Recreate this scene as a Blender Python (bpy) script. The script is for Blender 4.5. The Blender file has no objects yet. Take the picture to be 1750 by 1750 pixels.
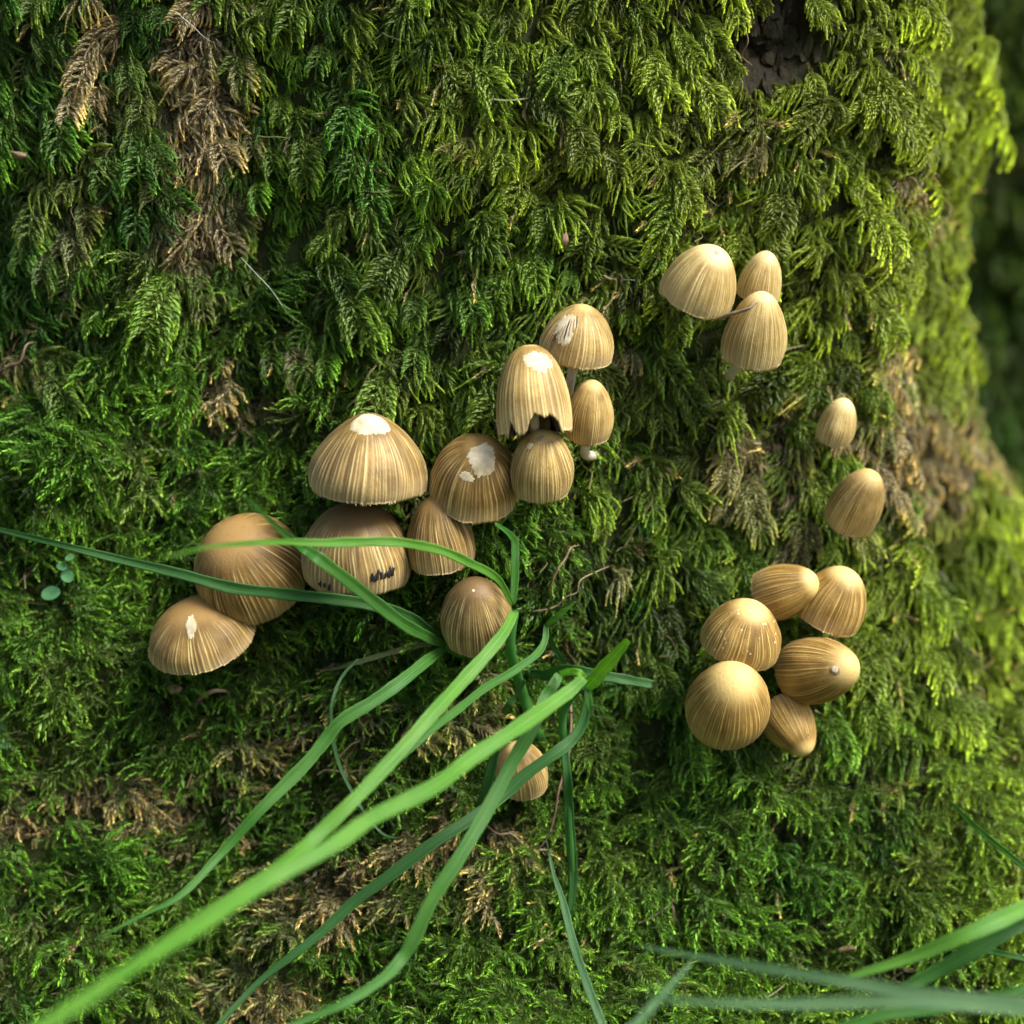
import bpy, bmesh, math, random
import numpy as np
from mathutils import Vector, Matrix
from mathutils.bvhtree import BVHTree
rng = np.random.default_rng(7)
random.seed(7)
R_ = math.radians
scene = bpy.context.scene
COL = scene.collection

# ------------------------------------------------------------------ camera
CAM = np.array([0.0, -0.505, 0.112])
AIM = np.array([0.0, 0.0, 0.004])
FOVT = 0.2475                                   # tangent of half the field of view
fw = AIM - CAM; fw /= np.linalg.norm(fw)
rt = np.cross(fw, [0, 0, 1.0]); rt /= np.linalg.norm(rt)
up = np.cross(rt, fw)
cd = bpy.data.cameras.new('camera'); cam = bpy.data.objects.new('camera', cd); COL.objects.link(cam)
cam.matrix_world = Matrix(((rt[0], up[0], -fw[0], CAM[0]), (rt[1], up[1], -fw[1], CAM[1]), (rt[2], up[2], -fw[2], CAM[2]), (0, 0, 0, 1)))
cd.sensor_width = 36.0; cd.lens = 18.0 / FOVT
cd.clip_start = 0.01; cd.clip_end = 400
cd.dof.use_dof = True; cd.dof.focus_distance = 0.492; cd.dof.aperture_fstop = 7.5; cd.dof.aperture_blades = 7
scene.camera = cam

# ------------------------------------------------------------------ sky, sun, exposure
SUN_EL, SUN_AZ = 50.0, 120.0                    # azimuth clockwise from +Y (away from the camera)
w = bpy.data.worlds.new('World'); scene.world = w; w.use_nodes = True
nt = w.node_tree; nt.nodes.clear()
sky = nt.nodes.new('ShaderNodeTexSky'); sky.sky_type = 'NISHITA'; sky.sun_disc = False
sky.sun_elevation = R_(SUN_EL); sky.sun_rotation = R_(SUN_AZ); sky.air_density = 1.0; sky.dust_density = 3.0; sky.ozone_density = 1.0
bg = nt.nodes.new('ShaderNodeBackground'); bg.inputs['Strength'].default_value = 0.12
wo = nt.nodes.new('ShaderNodeOutputWorld')
nt.links.new(sky.outputs[0], bg.inputs[0]); nt.links.new(bg.outputs[0], wo.inputs[0])
sd = bpy.data.lights.new('sun', 'SUN'); sd.energy = 4.2; sd.angle = R_(26); sd.color = (1.0, 0.98, 0.93)
sun = bpy.data.objects.new('sun', sd); COL.objects.link(sun)
S = Vector((math.sin(R_(SUN_AZ)) * math.cos(R_(SUN_EL)), math.cos(R_(SUN_AZ)) * math.cos(R_(SUN_EL)), math.sin(R_(SUN_EL))))
sun.rotation_euler = S.to_track_quat('Z', 'Y').to_euler()
vs = scene.view_settings
vs.view_transform = 'Standard'; vs.look = 'None'; vs.exposure = 0.9; vs.gamma = 1.0; vs.use_curve_mapping = False
scene.cycles.use_denoising = True
scene.cycles.max_bounces = 5; scene.cycles.transmission_bounces = 3; scene.cycles.diffuse_bounces = 3; scene.cycles.glossy_bounces = 2
scene.cycles.use_adaptive_sampling = True; scene.cycles.adaptive_threshold = 0.03
scene.cycles.caustics_reflective = False; scene.cycles.caustics_refractive = False

# ------------------------------------------------------------------ helpers
def tag(o, label=None, cat=None, group=None, kind=None):
    if label: o['label'] = label
    if cat: o['category'] = cat
    if group: o['group'] = group
    if kind: o['kind'] = kind
    return o
def link_mesh(name, verts, faces, mat, parent=None, smooth=True):
    me = bpy.data.meshes.new(name)
    verts = np.asarray(verts, dtype=np.float32)
    me.from_pydata(verts.tolist() if len(verts) < 400000 else verts, [], faces)
    if mat: me.materials.append(mat)
    if smooth: me.polygons.foreach_set('use_smooth', [True] * len(me.polygons))
    me.update()
    o = bpy.data.objects.new(name, me); COL.objects.link(o)
    if parent: o.parent = parent
    return o
def fattr(me, name, vals):
    a = me.attributes.new(name, 'FLOAT', 'POINT'); a.data.foreach_set('value', np.asarray(vals, dtype=np.float32).ravel())
def empty(name, loc=(0, 0, 0)):
    o = bpy.data.objects.new(name, None); COL.objects.link(o); o.location = loc; o.empty_display_size = 0.01
    return o
def rayd(px, py):
    d = fw + rt * ((px - 875) / 875 * FOVT) + up * ((875 - py) / 875 * FOVT)
    return d                                     # unit depth along the view axis
def project(P):
    v = np.asarray(P) - CAM
    z = v @ fw
    return np.stack([875 + 875 * (v @ rt) / z / FOVT, 875 - 875 * (v @ up) / z / FOVT], -1)
class Noise:
    """smooth value noise in three dimensions"""
    def __init__(s, seed): s.g = np.random.default_rng(seed).random((32, 32, 32))
    def __call__(s, P):
        P = np.asarray(P, dtype=float); i = np.floor(P).astype(int); f = P - i; f = f * f * (3 - 2 * f)
        out = 0
        for a in (0, 1):
            for b in (0, 1):
                for c in (0, 1):
                    wgt = (f[..., 0] if a else 1 - f[..., 0]) * (f[..., 1] if b else 1 - f[..., 1]) * (f[..., 2] if c else 1 - f[..., 2])
                    out = out + wgt * s.g[(i[..., 0] + a) % 32, (i[..., 1] + b) % 32, (i[..., 2] + c) % 32]
        return out * 2 - 1
class Ray:
    """ray tests on small meshes, worked in millimetres for precision"""
    def __init__(s, V, F):
        V = np.asarray([tuple(v) for v in V], float) * 1000
        s.b = BVHTree.FromPolygons([tuple(v) for v in V], F)
        T = np.array([(f[0], f[1], f[2]) for f in F] + [(f[0], f[2], f[3]) for f in F if len(f) == 4])
        s.a = V[T[:, 0]]; s.e1 = V[T[:, 1]] - s.a; s.e2 = V[T[:, 2]] - s.a; s.n = np.cross(s.e1, s.e2)
    def ray_cast(s, o, d):
        o = np.asarray(o, float) * 1000; d = np.asarray(d, float)
        det = -(s.n @ d); det = np.where(np.abs(det) < 1e-12, 1e-12, det)
        ao = o - s.a; dao = np.cross(ao, d)
        u = np.einsum('ij,ij->i', s.e2, dao) / det; v = -np.einsum('ij,ij->i', s.e1, dao) / det; t = np.einsum('ij,ij->i', ao, s.n) / det
        k = np.where((u >= -1e-6) & (v >= -1e-6) & (u + v <= 1 + 1e-6) & (t > 0), t, 1e18); i = int(k.argmin())
        if k[i] > 1e17: return None, None, None, None
        n = s.n[i] / np.linalg.norm(s.n[i])
        return (o + d * k[i]) / 1000, n, i, k[i] / 1000
    def find_nearest(s, p):
        l, n, i, t = s.b.find_nearest(Vector(p) * 1000)
        return l / 1000, n, i, t
N1, N2, N3, N4 = Noise(1), Noise(2), Noise(3), Noise(4)

def new_mat(name):
    m = bpy.data.materials.new(name); m.use_nodes = True
    m.node_tree.nodes.clear()
    return m, m.node_tree.nodes, m.node_tree.links
def nd(N, t, **kw):
    n = N.new(t)
    for k, v in kw.items():
        if k in n.inputs: n.inputs[k].default_value = v
        else: setattr(n, k, v)
    return n
def mixc(N, L, fac, a, b, mode='MIX'):
    n = N.new('ShaderNodeMix'); n.data_type = 'RGBA'; n.blend_type = mode
    for sock, v in ((n.inputs[0], fac), (n.inputs[6], a), (n.inputs[7], b)):
        if isinstance(v, bpy.types.NodeSocket): L.new(v, sock)
        elif isinstance(v, (int, float)): sock.default_value = v
        else: sock.default_value = (*v, 1)
    return n.outputs[2]
def mrange(N, L, v, a, b, c=0.0, d=1.0, smooth=False):
    n = N.new('ShaderNodeMapRange'); n.interpolation_type = 'SMOOTHSTEP' if smooth else 'LINEAR'
    L.new(v, n.inputs[0])
    for k, x in enumerate((a, b, c, d)): n.inputs[k + 1].default_value = x
    return n.outputs[0]

# ------------------------------------------------------------------ materials
def mat_moss():
    m, N, L = new_mat('moss_leaves')
    tint = nd(N, 'ShaderNodeAttribute', attribute_type='INSTANCER', attribute_name='tint')
    old = nd(N, 'ShaderNodeAttribute', attribute_type='INSTANCER', attribute_name='old')
    tip = nd(N, 'ShaderNodeAttribute', attribute_type='GEOMETRY', attribute_name='tip')
    var = nd(N, 'ShaderNodeAttribute', attribute_type='GEOMETRY', attribute_name='var')
    t = mrange(N, L, tip.outputs['Fac'], 0.0, 1.0, 0.0, 1.0)
    base = mixc(N, L, 0.35, old.outputs['Color'], tint.outputs['Color'])
    c = mixc(N, L, t, base, tint.outputs['Color'])
    tipc = mixc(N, L, 0.55, tint.outputs['Color'], (1.0, 0.95, 0.42), 'OVERLAY')
    bright = mixc(N, L, 1.0, tint.outputs['Color'], (2.7, 2.4, 1.5), 'MULTIPLY')
    c = mixc(N, L, mrange(N, L, tip.outputs['Fac'], 0.58, 1.0, 0.0, 0.85), c, bright)
    v = mrange(N, L, var.outputs['Fac'], 0, 1, 0.55, 1.35)
    vv = N.new('ShaderNodeCombineColor'); [L.new(v, vv.inputs[k]) for k in range(3)]
    c = mixc(N, L, 1.0, c, vv.outputs[0], 'MULTIPLY')
    p = nd(N, 'ShaderNodeBsdfPrincipled'); L.new(c, p.inputs['Base Color'])
    p.inputs['Roughness'].default_value = 0.45; p.inputs['Specular IOR Level'].default_value = 0.26
    tr = nd(N, 'ShaderNodeBsdfTranslucent')
    ct = mixc(N, L, 1.0, c, (1.25, 1.3, 0.6), 'MULTIPLY'); L.new(ct, tr.inputs['Color'])
    mx = nd(N, 'ShaderNodeMixShader'); mx.inputs[0].default_value = 0.36
    L.new(p.outputs[0], mx.inputs[1]); L.new(tr.outputs[0], mx.inputs[2])
    o = nd(N, 'ShaderNodeOutputMaterial'); L.new(mx.outputs[0], o.inputs[0])
    return m
def mat_bark():
    m, N, L = new_mat('wet_bark')
    tc = nd(N, 'ShaderNodeTexCoord')
    mp = nd(N, 'ShaderNodeMapping'); mp.inputs['Scale'].default_value = (1, 1, 0.45); geo = nd(N, 'ShaderNodeNewGeometry'); L.new(geo.outputs['Position'], mp.inputs[0])
    n1 = nd(N, 'ShaderNodeTexNoise'); n1.inputs['Scale'].default_value = 150; n1.inputs['Detail'].default_value = 6; n1.inputs['Roughness'].default_value = .65
    L.new(mp.outputs[0], n1.inputs[0])
    n2 = nd(N, 'ShaderNodeTexNoise'); n2.inputs['Scale'].default_value = 45; n2.inputs['Detail'].default_value = 5; L.new(mp.outputs[0], n2.inputs[0])
    c = mixc(N, L, mrange(N, L, n1.outputs[0], .35, .7), (0.007, 0.006, 0.003), (0.040, 0.032, 0.016))
    c = mixc(N, L, mrange(N, L, n2.outputs[0], .55, .72), c, (0.045, 0.050, 0.018))
    ba = nd(N, 'ShaderNodeAttribute', attribute_name='bare')
    c = mixc(N, L, mrange(N, L, ba.outputs['Fac'], .1, .5), mixc(N, L, mrange(N, L, n1.outputs[0], .35, .7), (.010, .014, .003), (.035, .045, .010)), c)
    p = nd(N, 'ShaderNodeBsdfPrincipled'); L.new(c, p.inputs['Base Color']); p.inputs['Roughness'].default_value = .8; p.inputs['Specular IOR Level'].default_value = .15
    b = nd(N, 'ShaderNodeBump'); b.inputs['Strength'].default_value = .9; b.inputs['Distance'].default_value = .002
    L.new(n1.outputs[0], b.inputs['Height']); L.new(b.outputs[0], p.inputs['Normal'])
    o = nd(N, 'ShaderNodeOutputMaterial'); L.new(p.outputs[0], o.inputs[0])
    return m
def mat_soil():
    m, N, L = new_mat('forest_soil')
    tc = nd(N, 'ShaderNodeTexCoord')
    n1 = nd(N, 'ShaderNodeTexNoise'); n1.inputs['Scale'].default_value = 90; n1.inputs['Detail'].default_value = 7; L.new(tc.outputs['Object'], n1.inputs[0])
    n2 = nd(N, 'ShaderNodeTexNoise'); n2.inputs['Scale'].default_value = 7; n2.inputs['Detail'].default_value = 5; L.new(tc.outputs['Object'], n2.inputs[0])
    c = mixc(N, L, mrange(N, L, n1.outputs[0], .3, .75), (0.018, 0.011, 0.006), (0.13, 0.085, 0.045))
    c = mixc(N, L, mrange(N, L, n2.outputs[0], .46, .62), c, (0.045, 0.085, 0.018))
    p = nd(N, 'ShaderNodeBsdfPrincipled'); L.new(c, p.inputs['Base Color']); p.inputs['Roughness'].default_value = .85
    b = nd(N, 'ShaderNodeBump'); b.inputs['Strength'].default_value = .8; b.inputs['Distance'].default_value = .004
    L.new(n1.outputs[0], b.inputs['Height']); L.new(b.outputs[0], p.inputs['Normal'])
    o = nd(N, 'ShaderNodeOutputMaterial'); L.new(p.outputs[0], o.inputs[0])
    return m
def mat_simple(name, c1, c2, scale=400, rough=.6, trans=0.0, bump=0.0, spec=.4):
    m, N, L = new_mat(name)
    tc = nd(N, 'ShaderNodeTexCoord')
    n1 = nd(N, 'ShaderNodeTexNoise'); n1.inputs['Scale'].default_value = scale; n1.inputs['Detail'].default_value = 5; L.new(tc.outputs['Object'], n1.inputs[0])
    c = mixc(N, L, mrange(N, L, n1.outputs[0], .3, .7), c1, c2)
    p = nd(N, 'ShaderNodeBsdfPrincipled'); L.new(c, p.inputs['Base Color']); p.inputs['Roughness'].default_value = rough; p.inputs['Specular IOR Level'].default_value = spec
    out = p.outputs[0]
    if bump:
        b = nd(N, 'ShaderNodeBump'); b.inputs['Strength'].default_value = .7; b.inputs['Distance'].default_value = bump
        L.new(n1.outputs[0], b.inputs['Height']); L.new(b.outputs[0], p.inputs['Normal'])
    if trans:
        tr = nd(N, 'ShaderNodeBsdfTranslucent'); L.new(c, tr.inputs[0])
        mx = nd(N, 'ShaderNodeMixShader'); mx.inputs[0].default_value = trans
        L.new(out, mx.inputs[1]); L.new(tr.outputs[0], mx.inputs[2]); out = mx.outputs[0]
    o = nd(N, 'ShaderNodeOutputMaterial'); L.new(out, o.inputs[0])
    return m
def mat_grass(name, c1, c2, tipc):
    m, N, L = new_mat(name)
    a = nd(N, 'ShaderNodeAttribute', attribute_name='across'); b = nd(N, 'ShaderNodeAttribute', attribute_name='along')
    tc = nd(N, 'ShaderNodeTexCoord')
    cb = nd(N, 'ShaderNodeCombineXYZ'); L.new(a.outputs['Fac'], cb.inputs[0]); L.new(b.outputs['Fac'], cb.inputs[1])
    mp = nd(N, 'ShaderNodeMapping'); mp.inputs['Scale'].default_value = (11, 3.0, 1); L.new(cb.outputs[0], mp.inputs[0])
    n = nd(N, 'ShaderNodeTexNoise'); n.inputs['Scale'].default_value = 1.0; n.inputs['Detail'].default_value = 4; L.new(mp.outputs[0], n.inputs[0])
    n2 = nd(N, 'ShaderNodeTexNoise'); n2.inputs['Scale'].default_value = 90; n2.inputs['Detail'].default_value = 3; L.new(tc.outputs['Object'], n2.inputs[0])
    c = mixc(N, L, mrange(N, L, n.outputs[0], .36, .64), tuple(x * .72 for x in c1), tuple(x * 1.15 for x in c2))
    c = mixc(N, L, mrange(N, L, n2.outputs[0], .4, .75, 0, .45), c, tipc)
    ab = nd(N, 'ShaderNodeMath', operation='ABSOLUTE'); L.new(a.outputs['Fac'], ab.inputs[0])
    mid = mrange(N, L, ab.outputs[0], .0, .09, .55, 0, True)
    c = mixc(N, L, mid, c, tuple(min(1, x * 1.7) for x in c2))
    c = mixc(N, L, mrange(N, L, b.outputs['Fac'], .93, 1.0, 0, .55), c, tipc)
    p = nd(N, 'ShaderNodeBsdfPrincipled'); L.new(c, p.inputs['Base Color']); p.inputs['Roughness'].default_value = .5; p.inputs['Specular IOR Level'].default_value = .35
    bp = nd(N, 'ShaderNodeBump'); bp.inputs['Strength'].default_value = .35; bp.inputs['Distance'].default_value = .0003; L.new(n.outputs[0], bp.inputs['Height']); L.new(bp.outputs[0], p.inputs['Normal'])
    tr = nd(N, 'ShaderNodeBsdfTranslucent'); L.new(mixc(N, L, 1.0, c, (1.3, 1.35, .6), 'MULTIPLY'), tr.inputs[0])
    mx = nd(N, 'ShaderNodeMixShader'); mx.inputs[0].default_value = .5
    L.new(p.outputs[0], mx.inputs[1]); L.new(tr.outputs[0], mx.inputs[2])
    o = nd(N, 'ShaderNodeOutputMaterial'); L.new(mx.outputs[0], o.inputs[0])
    return m
def mat_cap(name, dark, mid, pale, apexc, seed, apex_r=.30, spots=0.0):
    """skin of one cap: brown between pale ribs, a paler or duskier crown, mottling"""
    m, N, L = new_mat(name)
    st = nd(N, 'ShaderNodeAttribute', attribute_name='rib'); u = nd(N, 'ShaderNodeAttribute', attribute_name='radial'); th = nd(N, 'ShaderNodeAttribute', attribute_name='streak')
    tc = nd(N, 'ShaderNodeTexCoord')
    ad = nd(N, 'ShaderNodeVectorMath', operation='ADD'); L.new(tc.outputs['Object'], ad.inputs[0]); ad.inputs[1].default_value = (seed * .37, seed * .11, seed * .23)
    n1 = nd(N, 'ShaderNodeTexNoise'); n1.inputs['Scale'].default_value = 130; n1.inputs['Detail'].default_value = 4; L.new(ad.outputs[0], n1.inputs[0])
    n2 = nd(N, 'ShaderNodeTexNoise'); n2.inputs['Scale'].default_value = 1500; n2.inputs['Detail'].default_value = 3; L.new(ad.outputs[0], n2.inputs[0])
    n3 = nd(N, 'ShaderNodeTexNoise'); n3.inputs['Scale'].default_value = 330; n3.inputs['Detail'].default_value = 5; L.new(ad.outputs[0], n3.inputs[0])
    c = mixc(N, L, mrange(N, L, n1.outputs[0], .34, .68), dark, mid)
    c = mixc(N, L, mrange(N, L, n3.outputs[0], .52, .72, 0, .55), c, tuple(x * .8 for x in dark))
    c = mixc(N, L, mrange(N, L, th.outputs['Fac'], .42, .85, 0, .85), c, tuple(x * .82 for x in dark))
    rimf = mrange(N, L, u.outputs['Fac'], .74, 1.02, 0, .32, True)
    c = mixc(N, L, rimf, c, tuple(.5 * a + .5 * b for a, b in zip(pale, (.42, .36, .28))))
    ribf = nd(N, 'ShaderNodeMath', operation='MULTIPLY'); L.new(st.outputs['Fac'], ribf.inputs[0])
    L.new(mrange(N, L, n1.outputs[0], .25, .7, .55, 1.0), ribf.inputs[1])
    c = mixc(N, L, ribf.outputs[0], c, pale)
    nu = nd(N, 'ShaderNodeMath', operation='MULTIPLY_ADD'); L.new(n1.outputs[0], nu.inputs[0]); nu.inputs[1].default_value = .22; L.new(u.outputs['Fac'], nu.inputs[2])
    ap = mrange(N, L, nu.outputs[0], apex_r * .55 + .1, apex_r * 1.5 + .1, 1, 0, True)
    c = mixc(N, L, ap, c, apexc)
    c = mixc(N, L, mrange(N, L, n2.outputs[0], .60, .75, 0, .35), c, tuple(x * .62 for x in dark))
    if spots:
        vo = nd(N, 'ShaderNodeTexVoronoi'); vo.inputs['Scale'].default_value = 520; L.new(ad.outputs[0], vo.inputs[0])
        c = mixc(N, L, mrange(N, L, vo.outputs['Distance'], .10, .2, spots, 0), c, (.75, .66, .48))
    p = nd(N, 'ShaderNodeBsdfPrincipled'); L.new(c, p.inputs['Base Color'])
    p.inputs['Roughness'].default_value = .56; p.inputs['Specular IOR Level'].default_value = .28
    p.inputs['Subsurface Weight'].default_value = .10; p.inputs['Subsurface Radius'].default_value = (1.0, .55, .25); p.inputs['Subsurface Scale'].default_value = .0011
    b = nd(N, 'ShaderNodeBump'); b.inputs['Strength'].default_value = .35; b.inputs['Distance'].default_value = .00025
    L.new(n2.outputs[0], b.inputs['Height']); L.new(b.outputs[0], p.inputs['Normal'])
    o = nd(N, 'ShaderNodeOutputMaterial'); L.new(p.outputs[0], o.inputs[0])
    return m
M_MOSS = mat_moss(); M_BARK = mat_bark(); M_SOIL = mat_soil()
M_STEM = mat_simple('mushroom_stem', (.52, .46, .34), (.66, .60, .46), 500, .5, .1)
M_GILL = mat_simple('dark_gills', (.012, .008, .006), (.05, .032, .022), 700, .7)
M_FLESH = mat_simple('bare_flesh', (.40, .32, .18), (.64, .56, .38), 420, .85, 0, .0002, .2)
M_BLACK = mat_simple('black_spore_mass', (.006, .005, .005), (.02, .016, .013), 900, .5)
M_DIRT = mat_simple('crown_scar', (.20, .125, .06), (.36, .25, .14), 900, .7)
M_TWIG = mat_simple('dry_rootlet', (.13, .085, .045), (.26, .19, .11), 500, .7)
M_RED = mat_simple('red_rootlet', (.10, .05, .035), (.2, .12, .085), 500, .6)
M_SILK = mat_simple('hair_fibre', (.6, .62, .62), (.75, .78, .76), 500, .3)
M_CLOVER = mat_simple('seedling_leaf', (.055, .16, .06), (.09, .24, .085), 250, .45, .3)
M_LEAFDRY = mat_simple('dead_leaf', (.16, .09, .05), (.30, .19, .12), 300, .7, .2)

# ------------------------------------------------------------------ tree trunk: shape function
CX, CY = -0.027, 0.150
def gs(x, c, s): return np.exp(-((x - c) / s) ** 2)
def trunk_radius(th, z, rough=True):
    th = np.asarray(th, float); z = np.asarray(z, float)
    right = 1 / (1 + np.exp(-(th - .98) / .12))
    flat = 1 / (np.abs(np.sin(th)) ** 3.2 + np.abs(np.cos(th)) ** 3.2 + 1e-9) ** (1 / 3.2)
    r = .142 * flat + .15 * np.exp(-(z + .205) / .062) * (1 - .35 * right)
    r = r + right * np.minimum(.10, .016 * np.exp(-z / .04))
    r = r + .012 * np.clip(z, 0, .3) / .13 * right
    r = r + .008 * gs(th, .76, .13) - .016 * gs(th, 1.02, .11) + .004 * gs(th, 1.40, .2)
    r = r + .006 * gs(th, -.62, .22) - .007 * gs(th, -.30, .14) * (z > -1) + .004 * gs(th, .15, .25)
    r = r + .060 * gs(th, .20, .15) * gs(z, -.142, .022)
    q = np.stack([np.sin(th) * .17, -np.cos(th) * .17, z], -1)
    r = r + .0045 * N1(q / .048) + .0030 * N2(q / .021)
    if rough: r = r + .0018 * N3(q / .0105)
    return r
def trunk_pt(th, z, off=0.0, rough=True):
    r = trunk_radius(th, z, rough) + off
    return np.stack([CX + r * np.sin(th), CY - r * np.cos(th), np.asarray(z, float) + 0 * r], -1)

nth, nz = 420, 230
ths = np.linspace(-math.pi, math.pi, nth, endpoint=False); zs = np.concatenate([np.linspace(-.24, .22, nz - 12), np.linspace(.24, .75, 12)])
TH, ZZ = np.meshgrid(ths, zs)
V = trunk_pt(TH, ZZ)
# bare bark high on the right: vertical cracked plates
PX = project(V.reshape(-1, 3)).reshape(nz, nth, 2)
front = np.abs(TH) < 1.75
def ell(px, c, r): return np.exp(-(((px[..., 0] - c[0]) / r[0]) ** 2 + ((px[..., 1] - c[1]) / r[1]) ** 2) ** 2)
barkmask = (ell(PX, (1318, 40), (95, 115)) + ell(PX, (1205, 105), (40, 60)) * .8) * front
crack = np.abs(N4(np.stack([TH * .17 / .0035, ZZ / .011, 0 * TH], -1)))
dr = barkmask * (-.008 + .006 * crack)
V[..., 0] += dr * np.sin(TH); V[..., 1] -= dr * np.cos(TH)
F = []
for j in range(nz - 1):
    a = j * nth
    for i in range(nth):
        k = (i + 1) % nth
        F.append((a + i, a + k, a + nth + k, a + nth + i))
trunk = empty('tree_trunk', (0, 0, 0))
tag(trunk, 'thick moss covered tree trunk with flared base and a bare bark hollow high up', 'tree trunk')
bark = link_mesh('bark', V.reshape(-1, 3), F, M_BARK, trunk)
fattr(bark.data, 'bare', np.clip(barkmask, 0, 1))
BVH = Ray(V.reshape(-1, 3), F)
def hit(px, py):
    d = rayd(px, py); n = np.linalg.norm(d)
    loc, nor, idx, dist = BVH.ray_cast(CAM, d / n)
    if loc is None: return None, None
    return np.array(loc), np.array(nor)
def at(px, py, off):
    """a point on the pixel's ray, off metres in front of the bark along the view axis"""
    p, n = hit(px, py); k = 0
    while p is None and k < 20:                  # past the trunk's outline: keep the depth of its nearest part
        k += 1; p, n = hit(px - 30 * k * (1 if px > 875 else -1), py - (10 * k if py > 1750 else 0))
    depth = (p - CAM) @ fw if p is not None else .60
    return CAM + rayd(px, py) * (depth - off)
def surf_normal(P):
    loc, n, i, d = BVH.find_nearest(Vector(P)); return np.array(loc), np.array(n)

# flaking bark plates in the bare hollow
gb = np.random.default_rng(77)
bmx = bmesh.new(); bmesh.ops.create_icosphere(bmx, subdivisions=2, radius=1.0)
SPH = np.array([v.co[:] for v in bmx.verts]); SPF = [tuple(v.index for v in f_.verts) for f_ in bmx.faces]; bmx.free()
PLATES = []
for k in range(6):
    sh = np.sign(SPH) * np.abs(SPH) ** .6 * (1 + .28 * N3(SPH * 1.7 + k * 3.1)[:, None] + .16 * N4(SPH * 4.0 + k)[:, None])
    pm = bpy.data.meshes.new('bark_plate'); pm.from_pydata(sh.tolist(), [], SPF); pm.materials.append(M_BARK); PLATES.append(pm)
    fattr(pm, 'bare', np.ones(len(sh)))
for k in range(95):
    qx, qy = (gb.normal(1322, 52), gb.normal(40, 62)) if k < 75 else (gb.normal(1208, 22), gb.normal(108, 34))
    pp_, pn_ = hit(qx, qy)
    if pp_ is None: continue
    if pn_ @ fw > 0: pn_ = -pn_
    zt = np.array([.15 * gb.normal(), 0, 1.0]); zt -= pn_ * (zt @ pn_); zt /= np.linalg.norm(zt); xt = np.cross(zt, pn_)
    tl = gb.normal(0, .25); nn_ = pn_ * math.cos(tl) + zt * math.sin(tl); z2 = zt * math.cos(tl) - pn_ * math.sin(tl)
    o = bpy.data.objects.new('bark_plate', PLATES[k % 6]); COL.objects.link(o); o.parent = trunk
    sx, sz, sy = gb.uniform(.0008, .0020), gb.uniform(.0018, .0045), gb.uniform(.0006, .0014)
    M4 = Matrix.Identity(4)
    for c_, (vec, sc_) in enumerate(((xt, sx), (nn_, sy), (z2, sz))):
        for r_ in range(3): M4[r_][c_] = float(vec[r_] * sc_)
    for r_ in range(3): M4[r_][3] = float(pp_[r_] + pn_[r_] * gb.uniform(-.0004, .0012))
    o.matrix_local = M4

# ------------------------------------------------------------------ ground
def ground_z(x, y):
    s = np.clip(y + .25, -.3, .8)
    return -.215 + .17 * np.clip(s, 0, .8) + .006 * N1(np.stack([x / .12, y / .12, 0 * x], -1)) + .03 * N2(np.stack([x / 1.7, y / 1.7, 0 * x], -1)) * np.clip(np.hypot(x, y) - .6, 0, 1)
gr = np.concatenate([np.linspace(.02, 1.2, 90), np.geomspace(1.25, 150, 50)]); ga = np.linspace(0, 2 * math.pi, 140, endpoint=False)
GR, GA = np.meshgrid(gr, ga, indexing='ij')
GX, GY = GR * np.cos(GA), GR * np.sin(GA)
GV = np.stack([GX, GY, ground_z(GX, GY)], -1).reshape(-1, 3)
GF = [(i * 140 + j, (i + 1) * 140 + j, (i + 1) * 140 + (j + 1) % 140, i * 140 + (j + 1) % 140) for i in range(len(gr) - 1) for j in range(140)]
ground = link_mesh('ground', GV, GF, M_SOIL); tag(ground, kind='structure')

# ------------------------------------------------------------------ background trunk
BX, BY = .222, .47
def back_radius(th, z):
    q = np.stack([np.sin(th) * .13, -np.cos(th) * .13, z], -1)
    return .135 + .09 * np.exp(-(z + .11) / .05) + .008 * np.sin(th * 5 + 1) + .006 * N2(q / .05) + .004 * N1(q / .022)
def back_pt(th, z):
    r = back_radius(th, z); return np.stack([BX + r * np.sin(th), BY - r * np.cos(th), z + 0 * r], -1)
bt = np.linspace(-math.pi, math.pi, 160, endpoint=False); bz = np.linspace(-.16, .8, 120)
BT, BZ = np.meshgrid(bt, bz); BV = back_pt(BT, BZ)
BF = [(j * 160 + i, j * 160 + (i + 1) % 160, (j + 1) * 160 + (i + 1) % 160, (j + 1) * 160 + i) for j in range(119) for i in range(160)]
backtree = empty('tree_trunk', (0, 0, 0))
tag(backtree, 'shaded mossy trunk standing behind the right flank of the mushroom trunk', 'tree trunk')
link_mesh('bark', BV.reshape(-1, 3), BF, M_BARK, backtree)

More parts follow.
